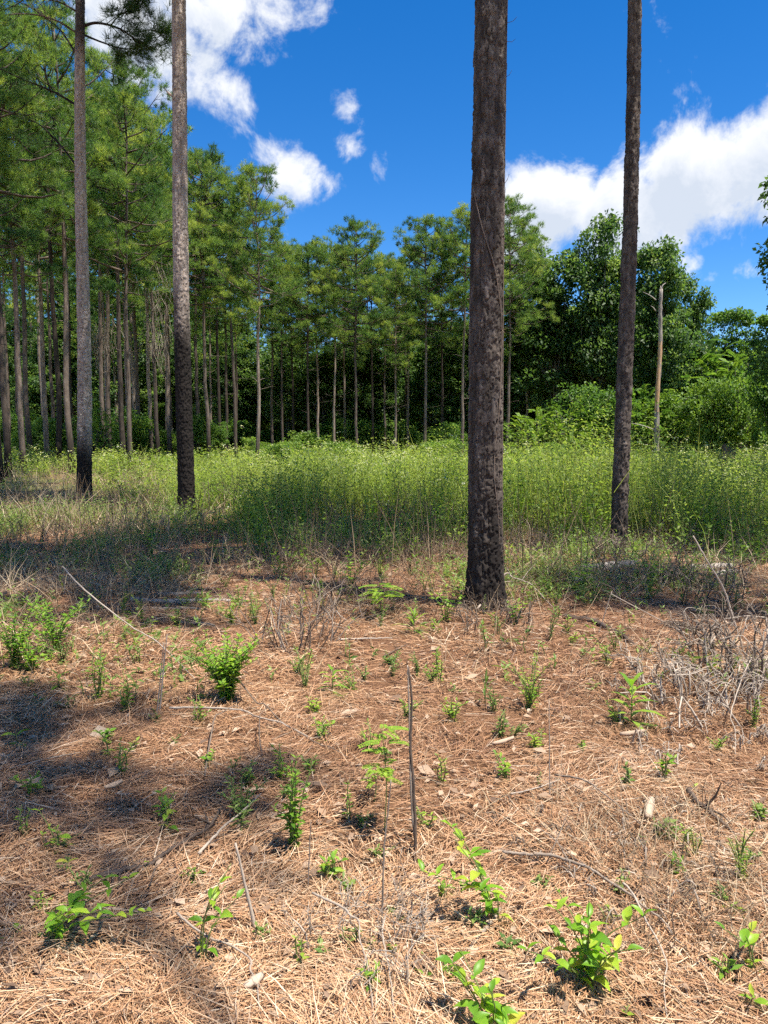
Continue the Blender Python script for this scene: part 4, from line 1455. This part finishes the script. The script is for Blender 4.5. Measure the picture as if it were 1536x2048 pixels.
def compound_plant(px, top_y, tiers, ll, label, seed, mat='leaf_mid', nl=9):
    """thin stem with feathery compound leaves"""
    g = np.random.default_rng(seed)
    b = ground_px(*px); h = (px[1] - top_y) / FPX * b[1] * 1.02
    t = thing('feathery_plant', label, 'plant', b)
    st = smooth_path([np.array([0, 0, -.02]), np.array([.01, .0, h * .5]), np.array([-.01, 0, h])], 5)
    obj('stem', stem_mesh([st], .003), t)
    parts = []
    for k in range(tiers):
        z = h * (.45 + .55 * (k + .6) / tiers)
        for q in range(4):
            az = g.random() * 6.28
            out = unit(np.array([math.cos(az), math.sin(az), .25]))
            side = unit(np.cross(out, [0, 0, 1.]))
            L = ll * g.uniform(.7, 1.1)
            s = np.linspace(.2, 1, nl)[:, None]
            mid = np.array([0, 0, z]) + out * L * s + np.array([0, 0, -.3 * L]) * s * s
            for sg in (-1, 1):
                parts.append(leaf_cards(mid, np.repeat((side * sg + out * .5)[None], nl, 0), np.tile([0, 0, 1.], (nl, 1)) + g.normal(0, .2, (nl, 3)), L * .32 * (1.1 - .5 * s[:, 0]), L * .12, np.clip(g.normal(.75, .15, nl), 0, 1), .1))
    v, f, tt = merge(parts)
    obj('foliage', mesh_from('compound_leaves', v, f, {'tint': tt}, M[mat]), t)


foliage_plant((480, 1640), 1510, 95, 7, .040, .34, 'dark narrow-leaved herb left of centre, left one of a pair', 301, 'leaf_dull', .022)
foliage_plant((588, 1700), 1495, 90, 8, .045, .38, 'tall narrow-leaved herb left of centre, right one of a pair', 302, 'leaf_mid', .024, tone=.35)
compound_plant((768, 1670), 1440, 5, .10, 'feathery light green sapling left of the upright brown stick', 303)
compound_plant((763, 1232), 1168, 3, .22, 'small feathery sapling left of the thick trunk base', 304)
foliage_plant((700, 1640), 1552, 30, 2, .030, .45, 'slender light green seedling right of the narrow-leaved pair', 305)
foliage_plant((884, 1572), 1462, 34, 3, .032, .45, 'pale green seedling right of the upright brown stick', 306, tone=.8)
foliage_plant((905, 1440), 1394, 50, 9, .035, .5, 'round low bright green clump above and right of the upright stick', 307, tone=.75)
foliage_plant((812, 1438), 1390, 60, 7, .035, .45, 'low green clump at the top of the upright brown stick', 308, tone=.55)
rosette((1262, 1452), 1330, 17, .20, .17, 'tall rosette plant with long drooping bright leaves at right', 309)
foliage_plant((1236, 1452), 1395, 40, 4, .035, .45, 'small herb at the left foot of the tall rosette plant', 310)
foliage_plant((1058, 1418), 1268, 95, 10, .040, .26, 'yellowish wiry plant in the sun below the thick trunk', 311, 'leaf_mid', .03, tone=.85)
rosette((970, 1412), 1335, 14, .15, .08, 'grassy sedge-like tuft left of the yellowish wiry plant', 312, 'leaf_dull', 1.1)
foliage_plant((985, 1418), 1372, 44, 6, .035, .4, 'low herb between the sedge-like tuft and the wiry plant', 313, 'leaf_dull')
foliage_plant((455, 1405), 1262, 140, 42, .060, .45, 'large round yellow-green bush at mid left, biggest single plant on the straw', 314, 'leaf_mid', .030, tone=.62, name='bush')
foliage_plant((198, 1402), 1262, 44, 6, .050, .36, 'tall narrow leafy stem at mid left', 315, 'leaf_mid', .028, tone=.55)
rosette((118, 1378), 1338, 10, .10, .22, 'small rosette left of the tall narrow leafy stem', 316)
rosette((158, 1232), 1212, 12, .17, .14, 'small bright rosette at the near end of the long pale stick', 317)
foliage_plant((28, 1338), 1188, 120, 16, .070, .36, 'arching leafy shrub at the left edge in half shade', 318, 'leaf_mid', .04, tone=.45, name='bush')
foliage_plant((112, 1305), 1185, 120, 15, .070, .34, 'arching leafy shrub just right of the left-edge shrub', 319, 'leaf_mid', .04, tone=.45, name='bush')
foliage_plant((60, 1345), 1260, 100, 12, .065, .36, 'low leafy shrub in front of the two arching shrubs at left', 320, 'leaf_mid', .036, tone=.55, name='bush')
rosette((665, 1388), 1318, 16, .12, .2, 'bright leafy rosette right of the large yellow-green bush', 321)
foliage_plant((610, 1378), 1300, 70, 9, .028, .3, 'thin pale herb between the yellow-green bush and the rosette', 322, 'leaf_dull', .026, tone=.8)
foliage_plant((705, 1385), 1335, 46, 6, .032, .4, 'low herb touching the bright leafy rosette on its right', 323, 'leaf_mid', .028)
foliage_plant((242, 1552), 1478, 44, 4, .030, .5, 'trailing seedling below the bright small seedling at mid left', 324, 'leaf_mid', .024)
foliage_plant((862, 1362), 1335, 50, 6, .030, .45, 'small low herb above the upright brown stick', 325, 'leaf_mid', .026)
rosette((828, 1268), 1215, 14, .22, .08, 'grassy green tuft at the left foot of the thick trunk', 326, 'leaf_mid', .9)
foliage_plant((970, 1302), 1232, 40, 3, .060, .3, 'grey-green sapling standing in front of the thick trunk base', 327, 'leaf_dull', .03, start=.5)
foliage_plant((1100, 1280), 1205, 40, 4, .04, .36, 'dark herb just right of the thick trunk base', 328, 'leaf_dull', .03)
foliage_plant((1432, 1500), 1468, 46, 7, .030, .45, 'low light green clump right of the tall rosette plant', 329, 'leaf_mid', .022, tone=.6)
foliage_plant((1385, 1590), 1568, 14, 1, .035, .5, 'single tiny yellow sprout on the dark broken branch at right', 330, 'leaf_mid', .02, tone=.95)
foliage_plant((1480, 1765), 1640, 44, 8, .026, .14, 'fine needle-leaved herb at the right edge', 331, 'leaf_mid', .011, tone=.75)
foliage_plant((1384, 1720), 1640, 30, 4, .022, .15, 'fine needle-leaved herb left of its taller neighbour at the right edge', 332, 'leaf_mid', .011, tone=.8)
foliage_plant((1512, 1645), 1600, 24, 2, .040, .5, 'bright small sprout at the right edge above the fine-leaved herb', 333, 'leaf_mid', .03, tone=.8)
compound_plant((748, 1600), 1530, 3, .07, 'low feathery sprout left of the taller feathery sapling', 334)
foliage_plant((560, 1052), 948, 46, 4, .20, .25, 'dark upright leafy weed at the front of the green field', 335, 'leaf_dull', .07, tone=.1)
foliage_plant((740, 1640), 1620, 26, 2, .035, .5, 'low dark-leaved sprout at the foot of the feathery sapling', 336, 'leaf_dull', .03)
foliage_plant((1165, 1500), 1480, 20, 2, .03, .5, 'tiny sprout in the open straw left of the light green clump', 337, 'leaf_mid', .02)
foliage_plant((510, 1250), 1180, 60, 6, .05, .3, 'thin green herb standing in the bare twigs left of centre', 338, 'leaf_dull', .035)
foliage_plant((740, 1500), 1440, 40, 5, .035, .45, 'leafy sprout left of the feathery sapling tip', 339, 'leaf_mid', .03, tone=.7)
foliage_plant((600, 1930), 1860, 16, 2, .03, .5, 'wispy seedling by the bent reed below centre', 340, 'leaf_mid', .03, tone=.7)
foliage_plant((1258, 2040), 2005, 16, 1, .035, .5, 'tiny pale sprout at the bottom between the bright seedlings', 341, 'leaf_mid', .02, tone=.9)
for i, (x, y, ty, wd, lb) in enumerate([(890, 1245, 1150, 70, 'leafy green weed close on the left of the thick trunk base'), (1030, 1250, 1165, 60, 'leafy green weed close on the right of the thick trunk base'),
        (1160, 1190, 1090, 70, 'tall green weed between the thick and slim trunk bases'), (700, 1190, 1090, 80, 'tall green weed in dry stalks left of the thick trunk'), (1300, 1180, 1085, 80, 'tall green weed right of the slim trunk base'),
        (300, 1120, 1040, 80, 'green weed in the dry grass left of the half-dark trunk'), (430, 1120, 1035, 90, 'green weed in the dry grass right of the half-dark trunk'), (1215, 1330, 1270, 50, 'low green weed below the pale leaning stalk'),
        (330, 1640, 1575, 60, 'loose leafy seedling in the middle of the left shadow'), (250, 1420, 1350, 60, 'loose leafy seedling left of the pale broken stalks'), (560, 1560, 1490, 60, 'loose leafy seedling above the tall narrow-leaved herb'),
        (640, 1480, 1425, 60, 'loose leafy seedling right of the brown vine'), (1010, 1560, 1500, 60, 'loose leafy seedling in open straw right of centre'), (60, 1590, 1530, 70, 'loose leafy seedling at the left edge in the shadow band'),
        (1330, 1560, 1500, 50, 'loose leafy seedling above the pale bark flake'), (660, 1760, 1690, 50, 'loose leafy seedling left of the feathery sapling foot')]):
    foliage_plant((x, y), ty, wd, 5, .05 if y > 1300 else .075, .45, lb, 360 + i, 'leaf_mid', .04 if y > 1300 else .05, tone=.6)
gs = np.random.default_rng(33)
for k in range(150):
    yy = 1150 + 830 * gs.random() ** 1.7
    xx = gs.uniform(20, 1516)
    foliage_plant((xx, yy), yy - gs.uniform(16, 66), 42, int(gs.integers(2, 6)), gs.uniform(.026, .050), gs.uniform(.3, .55), 'tiny green sprout scattered in the pine straw', 400 + k, ['leaf_mid', 'leaf_dull'][k % 2], .022, tone=gs.uniform(.35, .85), name='sprout', group='tiny sprouts in the straw')


# ------------------------------------------------------------------ sticks, stalks, logs
def stick(pts, r, label, tone=.5, lift=None, cat='stick', name='stick', mat='twig', seed=0, side_twigs=0):
    """pts: pixel points lying on the floor; lift: height above it at each point"""
    g = np.random.default_rng(seed + int(pts[0][0]))
    P = []
    for i, (x, y) in enumerate(pts):
        p = ground_px(x, y)
        p[2] += (lift[i] if lift else .02)
        P.append(p)
    ln = np.linalg.norm(np.array(P[-1]) - np.array(P[0]))
    Q = [P[0]]
    for a_, b_ in zip(P[:-1], P[1:]):
        Q += [a_ * .6 + b_ * .4 + g.normal(0, .014 * ln, 3) * [1, 1, .4], b_]
    sp = smooth_path(Q, 6)
    sp = sp + g.normal(0, r * .12, sp.shape)
    r = r * .72
    parts = [tube(sp, np.linspace(r, r * .38, len(sp)) * (1 + g.normal(0, .06, len(sp))), 7, tone)]
    for k in range(side_twigs):
        c = sp[int(g.integers(2, len(sp) - 1))]
        d = unit(g.normal(0, 1, 3) + [0, 0, .4]) * g.uniform(.08, .3)
        parts.append(tube(np.array([c, c + d * .5 + g.normal(0, .01, 3), c + d]), [r * .45, r * .35, r * .15], 4, tone, False))
    v, f, t = merge(parts)
    t = np.clip(t + g.normal(0, .08, len(t)), 0, 1)
    return tag(obj(name, mesh_from(name, v, f, {'tint': t}, M[mat])), label, cat)


def upright(px0, px1, r, label, tone=.5, via=None, name='stalk', mat='twig', dy=0.0):
    """a stalk rising from the floor at px0 to px1"""
    b = ground_px(*px0)
    P = [b - [0, 0, .03]]
    chain = (via or []) + [px1]
    for i, q in enumerate(chain):
        P.append(px_at(q[0], q[1], b[1] + dy * (i + 1) / len(chain)))
    g = np.random.default_rng(int(px0[0] * 3 + px0[1]))
    ln = np.linalg.norm(P[-1] - P[0])
    Q = [P[0]]
    for a_, b_ in zip(P[:-1], P[1:]):
        Q += [(a_ + b_) / 2 + g.normal(0, .005 * ln, 3) * [1, 1, .3], b_]
    sp = smooth_path(Q, 6) + 0
    sp = sp + g.normal(0, r * .1, sp.shape)
    v, f, t = tube(sp, np.linspace(r, r * .5, len(sp)) * (1 + g.normal(0, .07, len(sp))), 7, tone)
    t = np.clip(t + g.normal(0, .1, len(t)), 0, 1)
    return tag(obj(name, mesh_from(name, v, f, {'tint': t}, M[mat])), label, 'stalk')


upright((832, 1712), (817, 1335), .0072, 'upright dark brown bare stick in the middle of the straw', .18, [(826, 1560), (822, 1450)])
upright((832, 1690), (815, 1330), .005, 'thin pale stalk leaning along the upright brown stick', .75, [(820, 1500)])
upright((318, 1425), (334, 1268), .0055, 'upright pale broken stalk crossing the long pale stick, right one', .85)
upright((312, 1430), (328, 1285), .0045, 'upright pale broken stalk crossing the long pale stick, left one', .75)
upright((516, 1862), (471, 1686), .007, 'short pale upright stick leaning left at lower left of centre', .95)
upright((762, 1865), (782, 1560), .004, 'tall thin stalk below the feathery sapling', .6, [(768, 1700)])
upright((1476, 1262), (1386, 1072), .011, 'long pale stalk leaning left at the upper right', .9, [(1446, 1175)])
upright((1400, 1275), (1222, 1188), .006, 'pale leaning stalk right of the thick trunk', .85)
upright((1195, 1268), (1224, 1182), .005, 'short leaning stalk crossing the pale leaning stalk', .8)
upright((1100, 1600), (1098, 1400), .003, 'hair-thin dry stalk in the open straw right of centre', .8)
upright((615, 1780), (622, 1640), .003, 'hair-thin dry stalk right of the narrow-leaved pair', .7)
stick([(128, 1226), (260, 1300), (390, 1366)], .010, 'long straight pale stick slanting across the left midground', .9, [.45, .2, .03])
stick([(340, 1432), (480, 1440), (560, 1462), (625, 1488)], .009, 'pale stick lying right of the dead stalks', .85, [.05, .06, .05, .03])
stick([(450, 1326), (508, 1425), (560, 1458), (640, 1500), (695, 1522)], .007, 'thin brown vine running down right from the yellow-green bush', .35, [.2, .08, .05, .03, .02])
stick([(410, 1560), (430, 1480), (470, 1462), (525, 1455)], .006, 'thin curved twig arching below the yellow-green bush', .4, [.02, .12, .14, .05])
stick([(525, 1520), (520, 1470), (540, 1450)], .006, 'small hooked dark twig left of centre', .15, [.02, .1, .12])
stick([(150, 1782), (260, 1752), (330, 1722), (400, 1685), (442, 1640)], .016, 'dark fallen branch in the shadow at lower left', .12, [.02, .03, .03, .04, .05], 'branch', 'fallen_branch', side_twigs=6)
stick([(398, 1722), (450, 1680), (522, 1622)], .009, 'pale stick crossing the end of the dark fallen branch', .8, [.03, .06, .08])
stick([(270, 1622), (300, 1600), (345, 1575)], .006, 'short pale stick at the upper side of the left shadow', .8)
stick([(355, 1855), (418, 1893), (500, 1948), (514, 1990), (524, 2060)], .006, 'bent pale reed at the bottom left of centre', .75, [.05, .03, .05, .04, .02])
stick([(625, 1842), (690, 1870), (718, 1890), (735, 1960), (748, 2060)], .006, 'bent pale reed at the bottom centre', .75, [.10, .09, .08, .05, .03])
stick([(770, 1880), (775, 1960), (790, 2070)], .005, 'straight pale reed pointing to the viewer at bottom centre', .8, [.08, .06, .04])
stick([(1005, 1728), (1100, 1738), (1180, 1768), (1262, 1820), (1330, 1868), (1385, 1915)], .0095, 'long grey branch lying across the lower right', .62, [.05, .055, .06, .055, .04, .02], 'branch', 'fallen_branch', side_twigs=5)
stick([(1245, 1815), (1290, 1880), (1332, 1958), (1334, 2060)], .0055, 'bent pale reed under the grey branch at lower right', .9, [.09, .07, .05, .03])
stick([(998, 1830), (965, 1875), (925, 1922)], .012, 'short grey stick left of the bushy bright seedling', .6)
stick([(676, 1286), (730, 1284), (785, 1283)], .013, 'short pale stick lying on open straw left of the thick trunk', .95, [.03, .03, .03])
stick([(768, 1318), (800, 1300), (815, 1293)], .010, 'short dark stick on open straw above the upright stick', .2)
stick([(1378, 1588), (1400, 1622), (1435, 1652), (1472, 1684)], .020, 'dark broken branch lying at the right', .1, [.02, .03, .03, .02], 'branch', 'fallen_branch', side_twigs=3)
stick([(1392, 1600), (1388, 1625), (1410, 1640)], .010, 'short dark twig hooked on the dark broken branch', .1)
stick([(1128, 1236), (1190, 1250), (1240, 1272), (1285, 1302)], .045, 'dark branch shape standing in for a shadow streak right of the thick trunk', .02, [.02, .03, .02, 0], 'branch', 'fallen_branch')  # dark tube for a trunk shadow streak, shade put into colour and shape
stick([(955, 1228), (1010, 1188), (1060, 1198), (1105, 1220)], .014, 'pale root-like branch arching at the foot of the thick trunk', .8, [.05, .22, .16, .03], 'branch', 'fallen_branch', side_twigs=6)
stick([(1020, 1600), (1080, 1595), (1120, 1575)], .006, 'thin pale curved twig in the open straw at right', .85, [.03, .05, .04])
stick([(1110, 1570), (1170, 1600), (1240, 1650), (1300, 1690)], .007, 'thin grey vine through the dead twigs at right', .55, [.05, .09, .08, .05])
stick([(1500, 1395), (1460, 1470), (1470, 1520)], .006, 'thin pale twig hanging out of the brush heap', .8, [.25, .12, .03])
stick([(20, 1545), (120, 1520), (160, 1512)], .006, 'thin pale stick at the left edge in sun', .8)
stick([(90, 1585), (150, 1580), (230, 1592)], .008, 'pale stick lying in the left shadow band', .6)


def log(px, length, r, ang, label, tone, seed, lift=.6):
    g = np.random.default_rng(seed)
    b = ground_px(*px); b[2] += r * lift
    n, s = 14, 12
    V = []
    for i in range(n):
        t = i / (n - 1) - .5
        rr = r * (1 - .25 * (t + .5)) * (1 + .14 * g.normal(size=s)) * (.75 if i in (0, n - 1) else 1)
        th = np.arange(s) * 2 * math.pi / s
        V.append(np.stack([np.full(s, t * length) + (g.normal(0, .03, s) if i in (0, n - 1) else 0), rr * np.cos(th) + .02 * math.sin(t * 7), rr * np.sin(th) * .8], 1))
    V = np.concatenate(V + [[[-.47 * length, 0, 0], [.47 * length, 0, 0]]]); F = []
    for i in range(n - 1):
        for j in range(s):
            a = i * s + j; c = i * s + (j + 1) % s
            F += [(a, c, c + s), (a, c + s, a + s)]
    for j in range(s):
        F.append((j, n * s, (j + 1) % s)); F.append(((n - 1) * s + j, (n - 1) * s + (j + 1) % s, n * s + 1))
    o = obj('log', mesh_from('log', V, np.array(F), {'tint': np.clip(g.normal(tone, .2, len(V)), 0, 1), 'char_shade': np.zeros(len(V))}, M['snag']), None, b)
    o.rotation_euler = (0, g.normal(0, .05), ang)
    tag(o, label, 'log')


log((1212, 1142), .85, .085, .35, 'weathered grey log at the foot of the slim right trunk', .75, 1)
log((1165, 1165), .55, .06, .8, 'broken grey log piece left of the log at the slim trunk', .6, 2)
log((1424, 1140), .55, .06, .15, 'pale split log in sun at the right edge of the straw', 1.0, 3)
log((1446, 1150), .45, .045, .5, 'smaller pale log piece leaning against the split log', .85, 4)
log((228, 1082), .42, .05, .25, 'small grey log in the dry grass at upper left', .6, 5)
log((312, 1205), .60, .028, -.15, 'flat slab of fallen bark, left one of the pile at mid left', .6, 6)
log((400, 1204), .62, .026, .12, 'flat slab of fallen bark, right one of the pile at mid left', .75, 7)
log((355, 1220), .55, .022, .0, 'dark slab of fallen bark in front of the bark pile', .3, 8)
log((360, 1190), .50, .024, .3, 'slab of fallen bark at the back of the bark pile', .5, 9)
log((390, 1250), .45, .022, -.4, 'narrow dark bark strip below the bark pile', .15, 10)


def bark_flake(px, L, W, ang, tilt, label, tone, seed):
    g = np.random.default_rng(seed)
    b = ground_px(*px); b[2] += .03
    n = 9
    V, F = [], []
    for i in range(n):
        t = i / (n - 1)
        w = W * (.35 + .65 * math.sin(math.pi * (t * .8 + .12))) * (1 + g.normal(0, .1)) * .5
        for z in (.006, -.006):
            V += [(t * L, -w, z + .02 * (t - .5) ** 2), (t * L, 0, z + .008), (t * L, w, z)]
    for i in range(n - 1):
        a = i * 6; c = a + 6
        F += [(a, a + 1, c + 1, c), (a + 1, a + 2, c + 2, c + 1), (a + 3, c + 3, c + 4, a + 4), (a + 4, c + 4, c + 5, a + 5), (a, c, c + 3, a + 3), (a + 2, a + 5, c + 5, c + 2)]
    F += [(0, 3, 4, 1), (1, 4, 5, 2)]; e = (n - 1) * 6
    F += [(e, e + 1, e + 4, e + 3), (e + 1, e + 2, e + 5, e + 4)]
    o = obj('bark_flake', mesh_from('bark_flake', np.array(V), np.array(F), {'tint': np.full(len(V), tone)}, M['chip']), None, b)
    o.rotation_euler = (tilt, -.25, ang)
    tag(o, label, 'bark')


bark_flake((1295, 1650), .13, .035, 1.15, .5, 'pale bark flake standing out of the straw at right', .8, 1)
bark_flake((490, 1995), .06, .03, .6, .1, 'pale bark flake beside the bent reed at lower left', .85, 2)
bark_flake((985, 1500), .12, .03, .1, .0, 'tan bark flake lying in open straw right of centre', .75, 3)
bark_flake((1240, 1480), .13, .035, -.3, .1, 'tan bark flake below the tall rosette plant', .7, 4)
bark_flake((210, 1590), .08, .03, .4, .1, 'pale bark flake in the left shadow band', .6, 5)


def twig_bush(px, h, spread, n, label, seed, tone=.45, r=.006, flat=0.0):
    """bare branching stems"""
    g = np.random.default_rng(seed)
    b = ground_px(*px)
    parts = []
    def grow(p, d, l, rr, lev):
        m = p + d * l * .5 + g.normal(0, .06, 3) * l
        e = p + unit(d + g.normal(0, .22, 3)) * l - np.array([0, 0, flat * l])
        e[2] = max(e[2], .01)
        parts.append(tube(smooth_path([p, m, e], 2), np.linspace(rr, rr * .6, 5), 4 if lev == 0 else 3, np.clip(g.normal(tone, .2), 0, 1), False))
        if lev < 2:
            for _ in range(int(g.integers(2, 4))):
                w = g.uniform(.4, 1.0)
                grow(p + (e - p) * w, unit(d + g.normal(0, .55, 3)), l * g.uniform(.4, .65), rr * .6, lev + 1)
    for k in range(n):
        a = g.random() * 6.28; s = g.random() ** .6 * spread
        p = np.array([math.cos(a) * s, math.sin(a) * s, -.02])
        d = unit(np.array([math.cos(a) * .6 * g.random(), math.sin(a) * .6 * g.random(), 1]) + g.normal(0, .2, 3))
        grow(p, d, h * g.uniform(.35, .6), r, 0)
    v, f, t = merge(parts)
    o = obj('bare_bush', mesh_from('bare_bush', v, f, {'tint': t}, M['twig']), None, b)
    tag(o, label, 'bush')


twig_bush((600, 1290), .75, .32, 26, 'grey bare twiggy bush right of the yellow-green bush', 1, .5)
twig_bush((640, 1225), .9, .25, 12, 'tall thin bare stems behind the grey twiggy bush', 2, .15)
twig_bush((1470, 1400), .70, .55, 60, 'tangled heap of grey dead brush at the right edge', 3, .8, .007, .35)
twig_bush((1530, 1340), .85, .5, 45, 'darker dead brush behind the grey heap, cut by the right edge', 4, .5, .008, .2)
twig_bush((1390, 1470), .40, .50, 34, 'low mat of dead twigs in front of the grey brush heap', 5, .85, .005, .5)
twig_bush((1190, 1650), .26, .40, 34, 'low mat of dead vines on the straw at lower right', 6, .6, .004, .6)
twig_bush((1330, 1760), .28, .35, 26, 'low dead twigs right of the dead vine mat', 7, .7, .004, .5)
twig_bush((985, 1245), .50, .35, 26, 'dead twigs heaped around the thick trunk base', 8, .35, .006, .3)
twig_bush((1240, 1120), .75, .45, 26, 'dead twigs around the base of the slim right trunk', 9, .4, .008, .2)
twig_bush((1350, 1200), .85, .7, 30, 'thin bare stems right of the slim trunk', 10, .45, .006, .1)
twig_bush((760, 1700), .16, .14, 14, 'small dark dead tuft at the foot of the feathery sapling', 11, .05, .004, .3)
twig_bush((740, 1900), .30, .22, 26, 'spray of tan dead stalks at bottom centre', 12, .8, .003, .1)
twig_bush((820, 1075), 1.4, 1.1, 22, 'thin bare stems at the front of the field left of the thick trunk', 13, .15, .007)
twig_bush((490, 1045), 1.5, 1.0, 20, 'tall thin bare stems right of the half-dark front trunk', 14, .2, .008)
twig_bush((360, 1060), .9, .9, 26, 'pale dead stems around the base of the half-dark front trunk', 15, .7, .009, .2)
twig_bush((30, 1100), 1.0, .7, 18, 'dark bare stems at the left edge above the arching shrubs', 16, .15, .006)
twig_bush((170, 1020), .9, .8, 24, 'dead stems around the base of the branching front pine', 17, .5, .010, .2)
twig_bush((1500, 960), 2.0, .6, 10, 'grey leafless sapling right of the jagged stump', 18, .8, .016)
twig_bush((1130, 1110), .9, .8, 26, 'thin bare stems between the thick and slim trunks', 19, .3, .006, .1)
twig_bush((810, 930), 1.7, 1.6, 14, 'bare grey stems at the far side of the field under the pines', 20, .8, .018)
